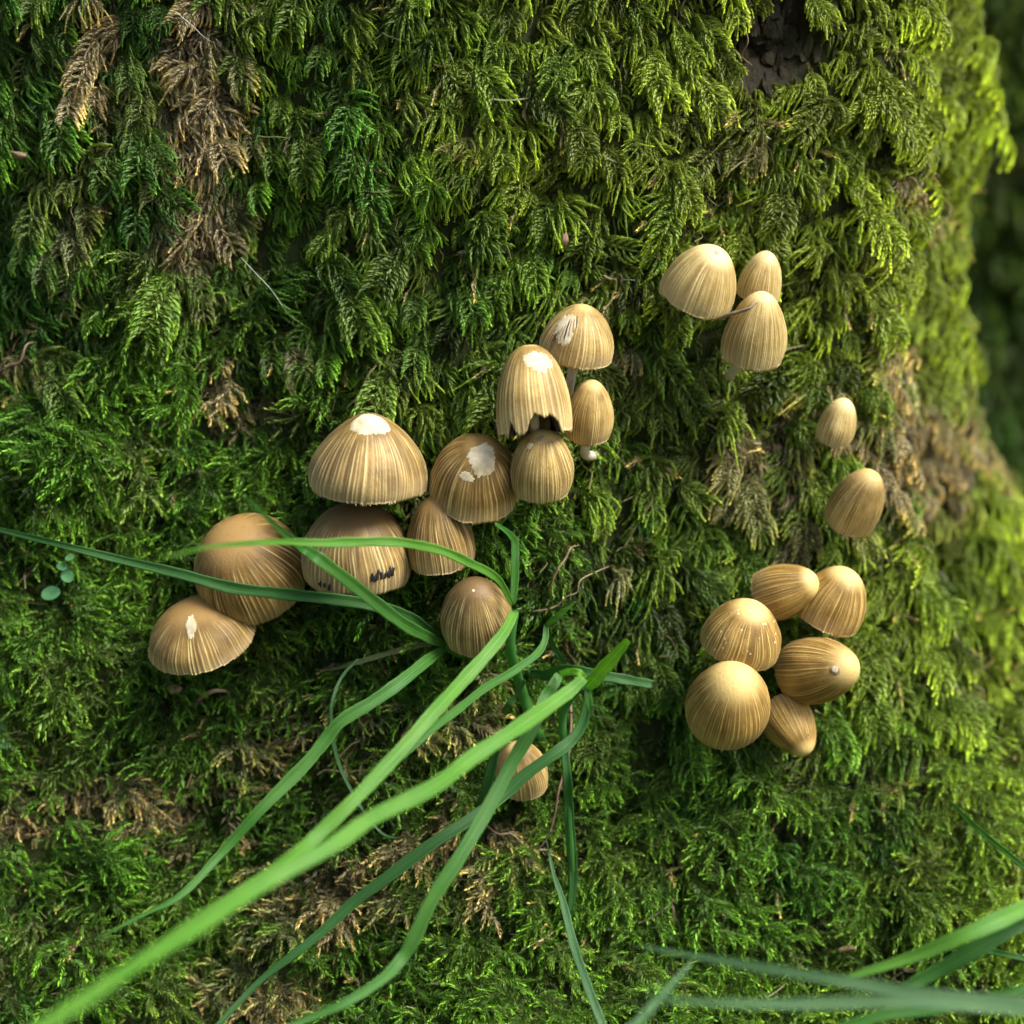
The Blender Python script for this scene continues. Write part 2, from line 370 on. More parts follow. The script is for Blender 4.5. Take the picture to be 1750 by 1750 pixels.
# ------------------------------------------------------------------ mushrooms
PXM = FOVT / 875.0                               # metres per pixel at unit depth
def profile(u, p, q, pinch, flare):
    r = np.clip(1 - (1 - u) ** p, 0, 1) ** (1 / q)
    r = r * (1 - pinch * np.clip(u - .45, 0, 1) ** 2 / .30) + flare * np.clip(u - .7, 0, 1) ** 2 / .09
    return r
def frame_axis(phi, tau):
    """cap axis: phi degrees clockwise from image up, tau degrees towards the camera"""
    a = (rt * math.sin(R_(phi)) + up * math.cos(R_(phi))) * math.cos(R_(tau)) - fw * math.sin(R_(tau))
    e1 = np.cross(a, -fw); e1 /= np.linalg.norm(e1)      # lies in the image plane
    e2 = np.cross(a, e1)                                  # front of the cap is -e2 or e2
    if e2 @ fw > 0: e2 = -e2; e1 = -e1
    return a, e1, e2                                      # e2 points to the camera side
def cap_pts(c, a, e1, e2, Rr, H, p, q, pinch, flare, U, T, rad_add=0, oval=1.0):
    r = profile(U, p, q, pinch, flare) * Rr + rad_add
    return c + a * (H * (1 - U))[..., None] + e1 * (r * np.cos(T) * oval)[..., None] + e2 * (r * np.sin(T))[..., None]

# palettes: dark, mid, pale rib, crown
PAL = {
 'brown': ((0.130, 0.071, 0.016), (0.294, 0.176, 0.047), (0.742, 0.556, 0.224), (0.286, 0.172, 0.055)),
 'dusk':  ((0.134, 0.081, 0.023), (0.310, 0.200, 0.061), (0.765, 0.587, 0.263), (0.176, 0.107, 0.041)),
 'tan':   ((0.185, 0.114, 0.029), (0.396, 0.266, 0.086), (0.720, 0.556, 0.232), (0.496, 0.353, 0.129)),
 'pale':  ((0.282, 0.187, 0.054), (0.524, 0.387, 0.143), (0.742, 0.598, 0.278), (0.661, 0.515, 0.235)),
 'honey': ((0.176, 0.098, 0.019), (0.358, 0.216, 0.055), (0.697, 0.494, 0.162), (0.584, 0.414, 0.147)),
}
# bbox in photograph pixels (x0, y0, x1, y1), axis phi / tau, profile p,q, pinch, flare, rim distance from bark (m), palette, number of ribs
MUSH = [
 dict(b=(530,706,727,866), phi=3, tau=20, pq=(1.58,1.66), pinch=.05, pal='dusk', ribs=98, off=.026, wav=.02, label='large bell mushroom with pale bare crown and glossy flank, above the grass covered caps', crown=.12),
 dict(b=(514,857,703,1022), phi=2, tau=26, pq=(2.0,2.3), pal='dusk', ribs=90, off=.021, wav=.05, label='wide brown cap with a row of black slits near its ragged hem', crown=.34),
 dict(b=(695,847,811,985), phi=-6, tau=22, pq=(1.85,1.95), pinch=.05, pal='brown', ribs=74, off=.019, wav=.03, label='smaller brown bell cap tucked below the cap with the star shaped white patch', crown=.30),
 dict(b=(728,740,889,895), phi=10, tau=48, pq=(1.8,2.0), pal='brown', ribs=77, off=.024, wav=.05, flare=.10, label='brown cap with a large star shaped white patch and flared rim', crown=.2),
 dict(b=(330,877,531,1073), phi=-22, tau=50, pq=(1.9,2.15), pal='brown', ribs=87, off=.023, wav=.02, label='large dark brown cap crossed by a long grass blade, behind the white flecked cap', crown=.30),
 dict(b=(256,1017,441,1153), phi=-16, tau=34, pq=(1.75,1.9), pal='brown', ribs=87, off=.024, wav=.05, flare=.08, label='low brown cap with a jagged white fleck on its crown and wavy rim', crown=.34),
 dict(b=(752,985,876,1125), phi=-2, tau=42, pq=(1.95,2.05), pinch=.10, pal='dusk', ribs=79, off=.021, wav=.02, label='rounded brown cap with one tiny pale dot on top, beside grass node', crown=.28),
 dict(b=(871,732,981,862), phi=2, tau=34, pq=(1.9,2.2), pinch=.12, pal='tan', ribs=74, off=.026, wav=.02, label='small oval cap with a dark crown smudge below the torn cap', crown=.2),
 dict(b=(846,589,979,748), phi=-4, tau=3, pq=(1.95,2.25), pal='tan', ribs=66, off=.030, wav=.02, notch=((.285,.17,.22),(.148,.03,.24)), label='torn tan cap with bitten rim showing black gills and white crown', crown=.12),
 dict(b=(922,519,1051,633), phi=8, tau=28, pq=(1.65,1.8), pal='tan', ribs=77, off=.022, wav=.01, label='tan bell cap with a peeled window of pale gills, topmost above the torn cap', crown=.16),
 dict(b=(964,645,1048,767), phi=4, tau=30, pq=(1.8,2.1), pinch=.16, pal='tan', ribs=64, off=.020, wav=.01, label='egg shaped tan cap with a curved white stem under it', crown=.24),
 dict(b=(1127,417,1258,549), phi=24, tau=32, pq=(1.75,2.1), pal='pale', ribs=79, off=.024, wav=.03, label='broad cream cap leaning over, largest of the pale trio under green moss', crown=.3),
 dict(b=(1257,429,1337,522), phi=10, tau=28, pq=(1.7,1.9), pal='pale', ribs=66, off=.016, wav=.01, label='small cream cap at the back of the pale trio', crown=.34),
 dict(b=(1232,498,1343,637), phi=8, tau=32, pq=(1.7,1.95), pinch=.06, pal='pale', ribs=77, off=.023, wav=.02, label='cream bell cap with a dry twig scrap caught on its crown', crown=.24),
 dict(b=(1394,680,1464,767), phi=14, tau=30, pq=(1.8,2.1), pinch=.12, pal='pale', ribs=61, off=.016, wav=.01, label='smallest lone cream cap half sunk in drying moss', crown=.36),
 dict(b=(1408,800,1512,922), phi=20, tau=38, pq=(1.9,2.2), pinch=.06, pal='tan', ribs=74, off=.020, wav=.02, label='lone tan cap below the smallest cream cap, by brown moss', crown=.28),
 dict(b=(1281,964,1400,1060), phi=70, tau=32, pq=(1.9,2.1), pinch=.12, pal='honey', ribs=64, off=.020, wav=.01, label='honey cap lying sideways at the top of the cluster of six', crown=.28),
 dict(b=(1357,967,1480,1091), phi=22, tau=26, pq=(1.8,2.2), pinch=.02, pal='honey', ribs=81, off=.021, wav=.02, label='tall honey cap with frayed grey rim resting on the ring marked cap', crown=.3),
 dict(b=(1197,1022,1333,1150), phi=16, tau=34, pq=(1.75,1.95), pal='honey', ribs=74, off=.027, wav=.03, label='honey bell cap dusted with glistening grains above the roundest cap', crown=.28, spots=.6),
 dict(b=(1173,1127,1315,1283), phi=4, tau=50, pq=(1.9,2.05), pinch=.08, pal='honey', ribs=90, off=.028, wav=.02, label='roundest honey cap with a pale star crown facing straight out', crown=.36),
 dict(b=(1321,1088,1472,1202), phi=80, tau=55, pq=(1.9,2.1), pinch=.10, pal='honey', ribs=81, off=.024, wav=.01, label='honey cap with a small round ring scar on its pale crown', crown=.34),
 dict(b=(1294,1180,1395,1293), phi=150, tau=28, pq=(1.8,2.05), pinch=.12, pal='honey', ribs=61, off=.015, wav=.01, label='small honey cap hanging crown down at the bottom of the cluster', crown=.26),
 dict(b=(845,1265,938,1370), phi=-8, tau=36, pq=(1.9,2.1), pinch=.06, pal='tan', ribs=66, off=.016, wav=.02, label='tan cap half hidden behind crossing grass blades', crown=.2),
]
CAPS = []
def decal(name, bv, c, nrm, t1, t2, shape, mat, parent, lift=.00014, rings=5, seg=132):
    """a thin raised or bare patch that hugs the cap: shape(angle) gives its radius"""
    verts, faces = [], []
    for k in range(rings + 1):
        for j in range(seg):
            a = 2 * math.pi * j / seg
            rr = shape(a) * k / rings
            P = c + t1 * (rr * math.cos(a)) + t2 * (rr * math.sin(a)) + nrm * .006
            loc, nn, i, d = bv.find_nearest(P - nrm * .006)
            nn = np.array(nn); nn = nn if nn @ nrm > 0 else -nn
            lf = lift if k < rings else -.00012
            if k == rings - 1: lf = lift
            verts.append(np.array(loc) + np.array(nn) * lf)
    for k in range(rings):
        for j in range(seg):
            a, b = k * seg + j, k * seg + (j + 1) % seg
            if k == 0: faces.append((0, a + seg, b + seg)) if j or True else None
            else: faces.append((a, a + seg, b + seg, b))
    return link_mesh(name, verts, faces, mat, parent)
def jag(r, amp, seed, fx=1.0, fy=1.0):
    g = np.random.default_rng(seed); ph = g.random(26) * 6.28; am = g.random(26)
    def f(a):
        s = sum(am[k] * math.sin((k + 2) * a + ph[k]) / (k + 2) ** .65 for k in range(26))
        e = 1 / math.sqrt((math.cos(a) / fx) ** 2 + (math.sin(a) / fy) ** 2)
        return r * e * max(.35, 1 + amp * s)
    return f
def build_mushroom(i, d):
    g = np.random.default_rng(100 + i)
    x0, y0, x1, y1 = d['b']; p, q = d['pq']; pinch = d.get('pinch', .02) * 1.25 + .06; flare = d.get('flare', 0.0)
    a, e1, e2 = frame_axis(d['phi'], d['tau'])
    cxp, cyp = (x0 + x1) / 2, (y0 + y1) / 2
    hp, hn = hit(cxp, cyp); depth = (hp - CAM) @ fw - d['off']
    Wd, Hd = x1 - x0, y1 - y0
    al = abs(math.cos(R_(d['phi'])))
    Rr = (Wd * al + Hd * (1 - al)) / 2 * PXM * depth; H = Rr * 1.25
    c = CAM + rayd(cxp, cyp) * depth - a * H * .5
    U, T = np.meshgrid(np.linspace(0, 1, 20), np.linspace(0, 2 * math.pi, 48))
    for it in range(40):                         # fit size and place so that the outline fills its box
        pp = project(cap_pts(c, a, e1, e2, Rr, H, p, q, pinch, flare, U, T).reshape(-1, 3))
        mn, mx = pp.min(0), pp.max(0)
        kx, ky = Wd / (mx - mn)[0], Hd / (mx - mn)[1]
        s2 = math.sin(R_(d['phi'])) ** 2
        Rr *= (kx ** (1 - s2) * ky ** s2) ** .6; H *= (ky ** (1 - s2) * kx ** s2) ** .6
        H = min(max(H, .75 * Rr), 2.3 * Rr)
        dc = np.array([cxp, cyp]) - (mn + mx) / 2
        c = c + (rt * dc[0] - up * dc[1]) * PXM * depth
    # detailed shell
    ns, nr = 400, 44
    th = np.linspace(0, 2 * math.pi, ns, endpoint=False)
    ang = np.linspace(0, 2 * math.pi, d['ribs'], endpoint=False) + g.normal(0, .24, d['ribs']) * 2 * math.pi / d['ribs']
    start = np.clip(g.normal(.24 + .25 * d['crown'], .09, d['ribs']), .12, .7); strength = np.clip(g.normal(.58, .30, d['ribs']), .08, 1.2)
    wid = np.clip(g.normal(.19, .05, d['ribs']), .1, .34) * 2 * math.pi / d['ribs']
    uend = 1 + d.get('wav', .02) * (np.sin(3 * th + g.random() * 6) * .5 + np.sin(7 * th + g.random() * 6) * .35 + np.sin(2 * th + g.random() * 6) * .5) + g.normal(0, .0035, ns)
    for (tc_, wd_, dp_) in d.get('notch', ()):   # torn bites out of the rim
        dd = np.abs((th / (2 * math.pi) - tc_ + .5) % 1 - .5) * 2 * math.pi
        rag = N4(np.stack([th * 5, th * 0 + i, th * 0], -1)) * .5 + N3(np.stack([th * 14, th * 0, th * 0 + i], -1)) * .3
        uend = uend - dp_ * (1 + .18 * rag) / (1 + np.exp((dd - wd_ * 2.2 * (1 + .15 * rag)) / .05))
    us = np.linspace(0, 1, nr + 2)[1:] ** 1.7
    Ug = us[:, None] * uend[None, :]; Tg = np.broadcast_to(th, Ug.shape).copy()
    rho = .5 * np.clip(profile(Ug, p, q, 0, 0), 0, 1) + .5 * Ug
    rib = np.zeros_like(Ug)
    wob = .03 * np.sin(Ug * 4 + g.random() * 6) + .025 * N2(np.stack([np.cos(Tg) * 2.5 + i, np.sin(Tg) * 2.5, Ug * 3], -1))
    for k in range(d['ribs']):
        dd = (Tg + wob - ang[k] + math.pi) % (2 * math.pi) - math.pi
        ramp = np.clip((rho - start[k]) / .20, 0, 1); ramp = ramp * ramp * (3 - 2 * ramp)
        rib = np.maximum(rib, np.exp(-(dd / wid[k]) ** 2) * ramp * strength[k])
    brk = N4(np.stack([np.cos(Tg) * 11 + i * 2.3, np.sin(Tg) * 11, rho * 7], -1))
    rib = np.clip(rib * (.92 + .45 * brk), 0, 1)
    streak = (N1(np.stack([np.cos(Tg) * 19 + i * 3.1, np.sin(Tg) * 19, Ug * 1.8], -1)) + N2(np.stack([np.cos(Tg) * 3 + i, np.sin(Tg) * 3, Ug * 2.2], -1))) * .5 + .5
    low = N3(np.stack([np.cos(Tg) * 1.1 + i * 1.7, np.sin(Tg) * 1.1, Ug * 1.6], -1)) * .075 * Ug
    groove = np.clip(rho - .2, 0, 1) * .026
    radd = Rr * (low + groove * (rib - .35))
    P = cap_pts(c, a, e1, e2, Rr, H, p, q, pinch, flare, Ug, Tg, radd)
    apex = c + a * H
    off_ = apex * 0
    root, rn = surf_normal(c)
    Lroot = root - .002 * rn
    verts = [apex] + list(P.reshape(-1, 3)); faces = [(0, 1 + j, 1 + (j + 1) % ns) for j in range(ns)]
    nR = len(us)
    for k in range(nR - 1):
        for j in range(ns):
            faces.append((1 + k * ns + j, 1 + (k + 1) * ns + j, 1 + (k + 1) * ns + (j + 1) % ns, 1 + k * ns + (j + 1) % ns))
    # rim lip turned under
    thick = .00055
    Pi = cap_pts(c, a, e1, e2, Rr, H, p, q, pinch, flare, Ug[-1] * .995, th, radd[-1] - thick)
    b0 = len(verts); verts += list(Pi)
    for j in range(ns):
        faces.append((1 + (nR - 1) * ns + j, b0 + j, b0 + (j + 1) % ns, 1 + (nR - 1) * ns + (j + 1) % ns))
    root_o = empty('mushroom', tuple(Lroot)); tag(root_o, d['label'], 'mushroom', 'mushrooms growing from the mossy trunk')
    L0 = np.array(Lroot)
    pal = PAL[d['pal']]; jit = 1 + g.normal(0, .05)
    pal = tuple(tuple(x * jit for x in cc) for cc in pal)
    mat = mat_cap('cap_skin_%s' % i, *pal, seed=i * 3.3, apex_r=d['crown'], spots=d.get('spots', 0))
    cap = link_mesh('cap', np.array(verts) - L0, faces, mat, root_o)
    fattr(cap.data, 'rib', np.concatenate([[0], rib.ravel(), rib[-1] * .6]))
    fattr(cap.data, 'radial', np.concatenate([[0], rho.ravel(), rho[-1]]))
    fattr(cap.data, 'streak', np.concatenate([[.5], streak.ravel(), streak[-1]]))
    # gills: pleated inner shell
    ng = 160; tg = np.linspace(0, 2 * math.pi, ng, endpoint=False); ug = np.linspace(.12, 1, 14)
    ue = np.interp(tg, th, uend, period=2 * math.pi)
    UG = ug[:, None] * ue[None, :] * .99; TG = np.broadcast_to(tg, UG.shape)
    ple = np.where(np.arange(ng) % 2 == 0, -.0006, -.0022)[None, :] * np.clip(UG * 1.5, 0, 1)
    PG = cap_pts(c, a, e1, e2, Rr, H - .0008, p, q, pinch, flare, UG, TG, ple + np.interp(tg, th, radd[-1], period=2 * math.pi)[None, :] * UG)
    gf = [(k * ng + j, k * ng + (j + 1) % ng, (k + 1) * ng + (j + 1) % ng, (k + 1) * ng + j) for k in range(13) for j in range(ng)]
    link_mesh('gills', PG.reshape(-1, 3) - L0, gf, M_GILL, root_o, smooth=False)
    # stem: from under the crown, bending into the trunk
    s0 = c + a * H * .8; s1 = c + a * H * .12; pc = project(c); s3 = at(pc[0], pc[1], -.004)
    s2 = .5 * s1 + .5 * s3 - a * .0015
    if i == 10: s1 = c + a * H * .02; s2 = at(1002, 778, .013); s3 = at(1040, 770, -.004)
    if i == 9: s2 = at(974, 655, .014); s3 = at(965, 690, -.003)
    if i == 13: s2 = at(1252, 636, .010); s3 = at(1236, 652, -.003)
    pts = [s0, .5 * (s0 + s1), s1, s2, s3]
    tube('stem', [x - L0 for x in pts], [.0012, .0012, .0012, .0012, .0014], M_STEM, root_o, 14, 24)
    bv = Ray(verts, faces)
    CAPS.append(dict(c=c + a * H * .45, R=Rr, H=H, a=a, obj=cap, bv=bv, L0=L0))
def catmull(pts, n):
    P = np.array(pts, float); P = np.vstack([2 * P[0] - P[1], P, 2 * P[-1] - P[-2]])
    m = len(P) - 3; out = []
    for t in np.linspace(0, m, n):
        k = min(int(t), m - 1); f = t - k
        p0, p1, p2, p3 = P[k:k + 4]
        out.append(.5 * ((2 * p1) + (-p0 + p2) * f + (2 * p0 - 5 * p1 + 4 * p2 - p3) * f * f + (-p0 + 3 * p1 - 3 * p2 + p3) * f ** 3))
    return np.array(out)
def tube(name, pts, radii, mat, parent=None, seg=8, n=24, link=True):
    C = catmull(pts, n); rr = np.interp(np.linspace(0, 1, n), np.linspace(0, 1, len(radii)), radii)
    T = np.gradient(C, axis=0); T /= np.linalg.norm(T, axis=1)[:, None] + 1e-12
    ref = np.array([.3, .9, .2]); ref /= np.linalg.norm(ref); verts = []
    A = np.cross(T[0], ref); A /= np.linalg.norm(A)
    for k in range(n):
        A = A - T[k] * (A @ T[k]); A /= np.linalg.norm(A); B = np.cross(T[k], A)
        for j in range(seg):
            t = 2 * math.pi * j / seg; verts.append(C[k] + rr[k] * (A * math.cos(t) + B * math.sin(t)))
    faces = [(k * seg + j, k * seg + (j + 1) % seg, (k + 1) * seg + (j + 1) % seg, (k + 1) * seg + j) for k in range(n - 1) for j in range(seg)]
    faces += [tuple(range(seg))[::-1], tuple(range((n - 1) * seg, n * seg))]
    return link_mesh(name, verts, faces, mat, parent)
for i, d in enumerate(MUSH): build_mushroom(i, d)

def cap_patch(name, i, px, py, shape, mat, rot=0, lift=.00006, label=None):
    C = CAPS[i]; dd = rayd(px, py); n_ = dd / np.linalg.norm(dd)
    loc, nn, idx, dist = C['bv'].ray_cast(CAM, n_)
    if loc is None: print('patch misses', i, px, py); return
    loc = np.array(loc); nn = np.array(nn); nn = nn if nn @ dd < 0 else -nn
    t1 = rt * math.cos(R_(rot)) - up * math.sin(R_(rot)); t1 = t1 - nn * (t1 @ nn); t1 /= np.linalg.norm(t1); t2 = np.cross(nn, t1)
    o = decal(name, C['bv'], loc, nn, t1, t2, shape, mat, C['obj'], lift)
    me = o.data; L0 = C['L0']
    co = np.empty(len(me.vertices) * 3, np.float32); me.vertices.foreach_get('co', co)
    me.vertices.foreach_set('co', (co.reshape(-1, 3) - L0).astype(np.float32).ravel()); me.update()
    if label: o['label'] = label
    return o
PXS = PXM * .49
cap_patch('bare_patch', 0, 632, 722, jag(36 * PXS, .10, 3, 1.15, .8), M_FLESH, 5, .00022, label='pale bare crown')
cap_patch('bare_patch', 3, 825, 783, jag(31 * PXS, .20, 5, .95, 1.15), M_FLESH, 0, .0001, label='star shaped white bare patch')
cap_patch('bare_patch', 3, 797, 815, jag(13 * PXS, .2, 6, 1.2, .7), M_FLESH, 20)
cap_patch('bare_patch', 5, 326, 1070, jag(17 * PXS, .22, 8, .62, 1.5), M_FLESH, -8, .00016, label='jagged white fleck')
cap_patch('pale_dot', 6, 809, 1009, jag(3.2 * PXS, .05, 9), M_FLESH)
cap_patch('bare_patch', 7, 905, 762, jag(8 * PXS, .2, 10, 1, .8), M_FLESH)
cap_patch('crown_scar', 7, 924, 752, jag(9 * PXS, .3, 11, 1, 1.1), M_DIRT)
cap_patch('bare_patch', 8, 921, 616, jag(28 * PXS, .22, 12, 1.05, .9), M_FLESH, 0, label='white bare crown')
gp = cap_patch('bare_patch', 9, 966, 560, jag(30 * PXS, .16, 13, .72, 1.15), M_FLESH, 16, label='peeled window of pale gills')
for k, (x, y, l, tl) in enumerate(((951, 574, 12, 30), (957, 570, 17, 26), (963, 567, 20, 22), (969, 563, 20, 17), (975, 560, 18, 12), (981, 555, 16, 7), (986, 550, 12, 2))):
    cap_patch('gill_slit', 9, x, y, jag(l * PXS, .12, 20 + k, .055, 1.0), M_DIRT if k % 3 else M_BLACK, tl, .00018)
for k, (x, y, l) in enumerate(((636, 986, 8), (645, 983, 11), (652, 984, 8), (659, 982, 9), (666, 978, 12), (671, 977, 9), (640, 989, 6), (563, 1004, 7), (548, 998, 8), (555, 1000, 6))):
    cap_patch('black_slit', 1, x, y, jag(l * PXS, .2, 40 + k, .36, 1.0), M_BLACK, 8, .00026)
cap_patch('dark_smudge', 0, 576, 823, jag(7 * PXS, .3, 60, .4, 1.1), M_BLACK)
cap_patch('crown_scar', 20, 1427, 1145, jag(10 * PXS, .05, 61), M_DIRT, 0, .0002, label='round ring scar')
cap_patch('pale_dot', 20, 1427, 1144, jag(6.5 * PXS, .1, 62), M_FLESH, 0, .00032)
cap_patch('crown_scar', 11, 1224, 432, jag(4.5 * PXS, .25, 63), M_DIRT)
cap_patch('dark_smudge', 21, 1381, 1256, jag(1.8 * PXS, .1, 64), M_BLACK)

# ------------------------------------------------------------------ moss prototypes
class PB:
    def __init__(s): s.v = []; s.f = []; s.tip = []; s.var = []; s.n = 0
    def leaf(s, base, d, nrm, ln, wd, tip, var, cup=.18):
        d = d / (np.linalg.norm(d) + 1e-12); sd_ = np.cross(d, nrm); sd_ /= (np.linalg.norm(sd_) + 1e-12); up_ = np.cross(sd_, d)
        m = base + d * ln * .42
        s.v += [base, m + sd_ * wd * .5 + up_ * wd * cup, base + d * ln + up_ * ln * .06, m - sd_ * wd * .5 + up_ * wd * cup]
        k = s.n; s.f += [(k, k + 1, k + 2), (k, k + 2, k + 3)]; s.n += 4
        s.tip += [tip - .12, tip, tip + .12, tip]; s.var += [var] * 4
    def plume(s, pts, g, n, ln, wd, spread, t0=0.0, rows=4, curl=0.0):
        C = catmull(pts, n + 1); T = np.gradient(C, axis=0); T /= np.linalg.norm(T, axis=1)[:, None] + 1e-12
        ph = g.random() * 6.28
        for k in range(n):
            f = k / n; ref = np.array([.13, .2, 1.0]); A = np.cross(T[k], ref); A /= np.linalg.norm(A) + 1e-9; B = np.cross(T[k], A)
            taper = (.75 + .5 * math.sin(min(f * 1.3, 1) * math.pi)) * (1 - .35 * f ** 3)
            for j in range(rows):
                t = ph + k * 2.4 + j * 2 * math.pi / rows + g.normal(0, .25)
                rad = A * math.cos(t) + B * math.sin(t)
                sp = spread * (1 + g.normal(0, .22)) * (1 - .45 * f)
                dd = T[k] * math.cos(sp) + rad * math.sin(sp)
                s.leaf(C[k] + rad * wd * .15, dd, rad, ln * taper * (1 + g.normal(0, .15)), wd * taper, t0 + (1 - t0) * f, g.random())
        # closed bud at the tip
        for j in range(3):
            t = ph + j * 2.1; rad = A * math.cos(t) + B * math.sin(t)
            s.leaf(C[-1], T[-1] * .96 + rad * .28, rad, ln * .8, wd * .8, 1.0, g.random())
    def strand(s, pts, r, n, tip, g):
        C = catmull(pts, n); T = np.gradient(C, axis=0); T /= np.linalg.norm(T, axis=1)[:, None] + 1e-12
        for k in range(n):
            A = np.cross(T[k], [.2, .3, .93]); A /= np.linalg.norm(A) + 1e-9; B = np.cross(T[k], A)
            for j in range(3):
                t = 2.094 * j; s.v.append(C[k] + r * (A * math.cos(t) + B * math.sin(t))); s.tip.append(tip); s.var.append(.5)
        for k in range(n - 1):
            for j in range(3):
                a, b = s.n + k * 3 + j, s.n + k * 3 + (j + 1) % 3; s.f.append((a, b, b + 3, a + 3))
        s.n += n * 3
mm = .001
def proto_fan(g, plumes=9, L=6.0, lift=2.4, fan=50):
    """a drooping fan of plumes: local +y runs down the trunk, +z out of it"""
    b = PB()
    for k in range(plumes):
        f = (k + .5) / plumes * 2 - 1 + g.normal(0, .12)
        an = R_(f * fan); l = L * (1 - .25 * abs(f)) * g.uniform(.72, 1.15) * mm; h = (lift * (1 - .3 * abs(f)) + g.normal(0, .6)) * mm
        y0 = g.uniform(-.6, 1.4) * mm; x0 = g.normal(0, .4) * mm
        dx, dy = math.sin(an), math.cos(an); hook = g.normal(0, .10) * l
        pts = [(x0, y0, -.3 * mm), (x0 + dx * l * .22, y0 + dy * l * .16, h * .9), (x0 + dx * l * .52, y0 + dy * l * .48, h * 1.12), (x0 + dx * l * .68 + hook * .5, y0 + dy * l * .80, h * .75), (x0 + dx * l * .70 + hook, y0 + dy * l * 1.04, h * .1)]
        b.plume([np.array(x) for x in pts], g, 23, .74 * mm, .30 * mm, .40, .0, 5)
    return b
def proto_pinnate(g, L=10, pairs=6, lift=3.2, side=4.2):
    b = PB()
    h = lift * mm; bend = g.normal(0, 1.2) * mm
    main = [np.array(x) for x in ((0, 0, .2 * mm), (bend * .2, L * .33 * mm, h), (bend * .6, L * .7 * mm, h * .95), (bend, L * mm, h * .2))]
    b.plume(main, g, 24, 1.0 * mm, .38 * mm, .42, .0)
    C = catmull(main, 60)
    for k in range(pairs):
        f = .16 + .68 * k / pairs
        for sgn in (-1, 1):
            o = C[int(f * 59)]; l = side * (1 - .55 * f) * (1 + g.normal(0, .15)) * mm
            pts = [o, o + np.array([sgn * l * .45, l * .35, .35 * mm]), o + np.array([sgn * l * .72, l * .8, .1 * mm]), o + np.array([sgn * l * .8, l * 1.15, -.7 * mm])]
            b.plume(pts, g, 13, 1.0 * mm, .38 * mm, .40, .1, 4)
    return b
def proto_shoot(g, L=8, lift=4.0, branches=3):
    """stiffer shoot with spreading pointed leaves and pale buds"""
    b = PB()
    bx = g.normal(0, 1.4) * mm
    main = [np.array(x) for x in ((0, 0, 0), (bx * .3, L * .35 * mm, lift * .75 * mm), (bx * .8, L * .75 * mm, lift * mm), (bx * 1.2, L * mm, (lift * .72) * mm))]
    b.plume(main, g, 20, 1.25 * mm, .46 * mm, .85, .0, 3)
    C = catmull(main, 60)
    for k in range(branches):
        f = g.uniform(.2, .75); sgn = 1 if k % 2 else -1
        o = C[int(f * 59)]; l = g.uniform(2.6, 4.6) * mm
        pts = [o, o + np.array([sgn * l * .5, l * .45, .5 * mm]), o + np.array([sgn * l * .8, l * .85, .5 * mm]), o + np.array([sgn * l * .95, l * 1.2, .1 * mm])]
        b.plume(pts, g, 11, 1.15 * mm, .42 * mm, .82, .25, 3)
    return b
def proto_strands(g, n=5):
    b = PB()
    for k in range(n):
        p = np.array([g.normal(0, 1.5), g.normal(0, 1.5), .5]) * mm; pts = [p]; d = np.array([g.normal(0, 1), abs(g.normal(.6, 1)), g.uniform(.1, 1.1)])
        for j in range(4):
            d = d / np.linalg.norm(d); p = p + d * g.uniform(1.6, 2.8) * mm; pts.append(p); d = d + g.normal(0, .6, 3) + np.array([0, .25, -.3])
        b.strand(pts, g.uniform(.09, .17) * mm, 12, g.random() * .6, g)
        if k % 2 == 0: b.plume(pts[-3:], g, 8, 1.2 * mm, .4 * mm, .5, .1, 3)
    return b
PROTOS = []
for k in range(5): PROTOS.append(proto_fan(np.random.default_rng(200 + k), 7 + k, 5.2 + .45 * k, 2.0 + .3 * k, 38 + 9 * k))
for k in range(4): PROTOS.append(proto_pinnate(np.random.default_rng(220 + k), 8.5 + k, 5 + k % 3))
for k in range(6): PROTOS.append(proto_shoot(np.random.default_rng(240 + k), 6.5 + .7 * k, 3.2 + .4 * k, 2 + k % 3))
for k in range(4): PROTOS.append(proto_strands(np.random.default_rng(260 + k), 4 + k))
FAN, PIN, SHO, STR = range(0, 5), range(5, 9), range(9, 15), range(15, 19)

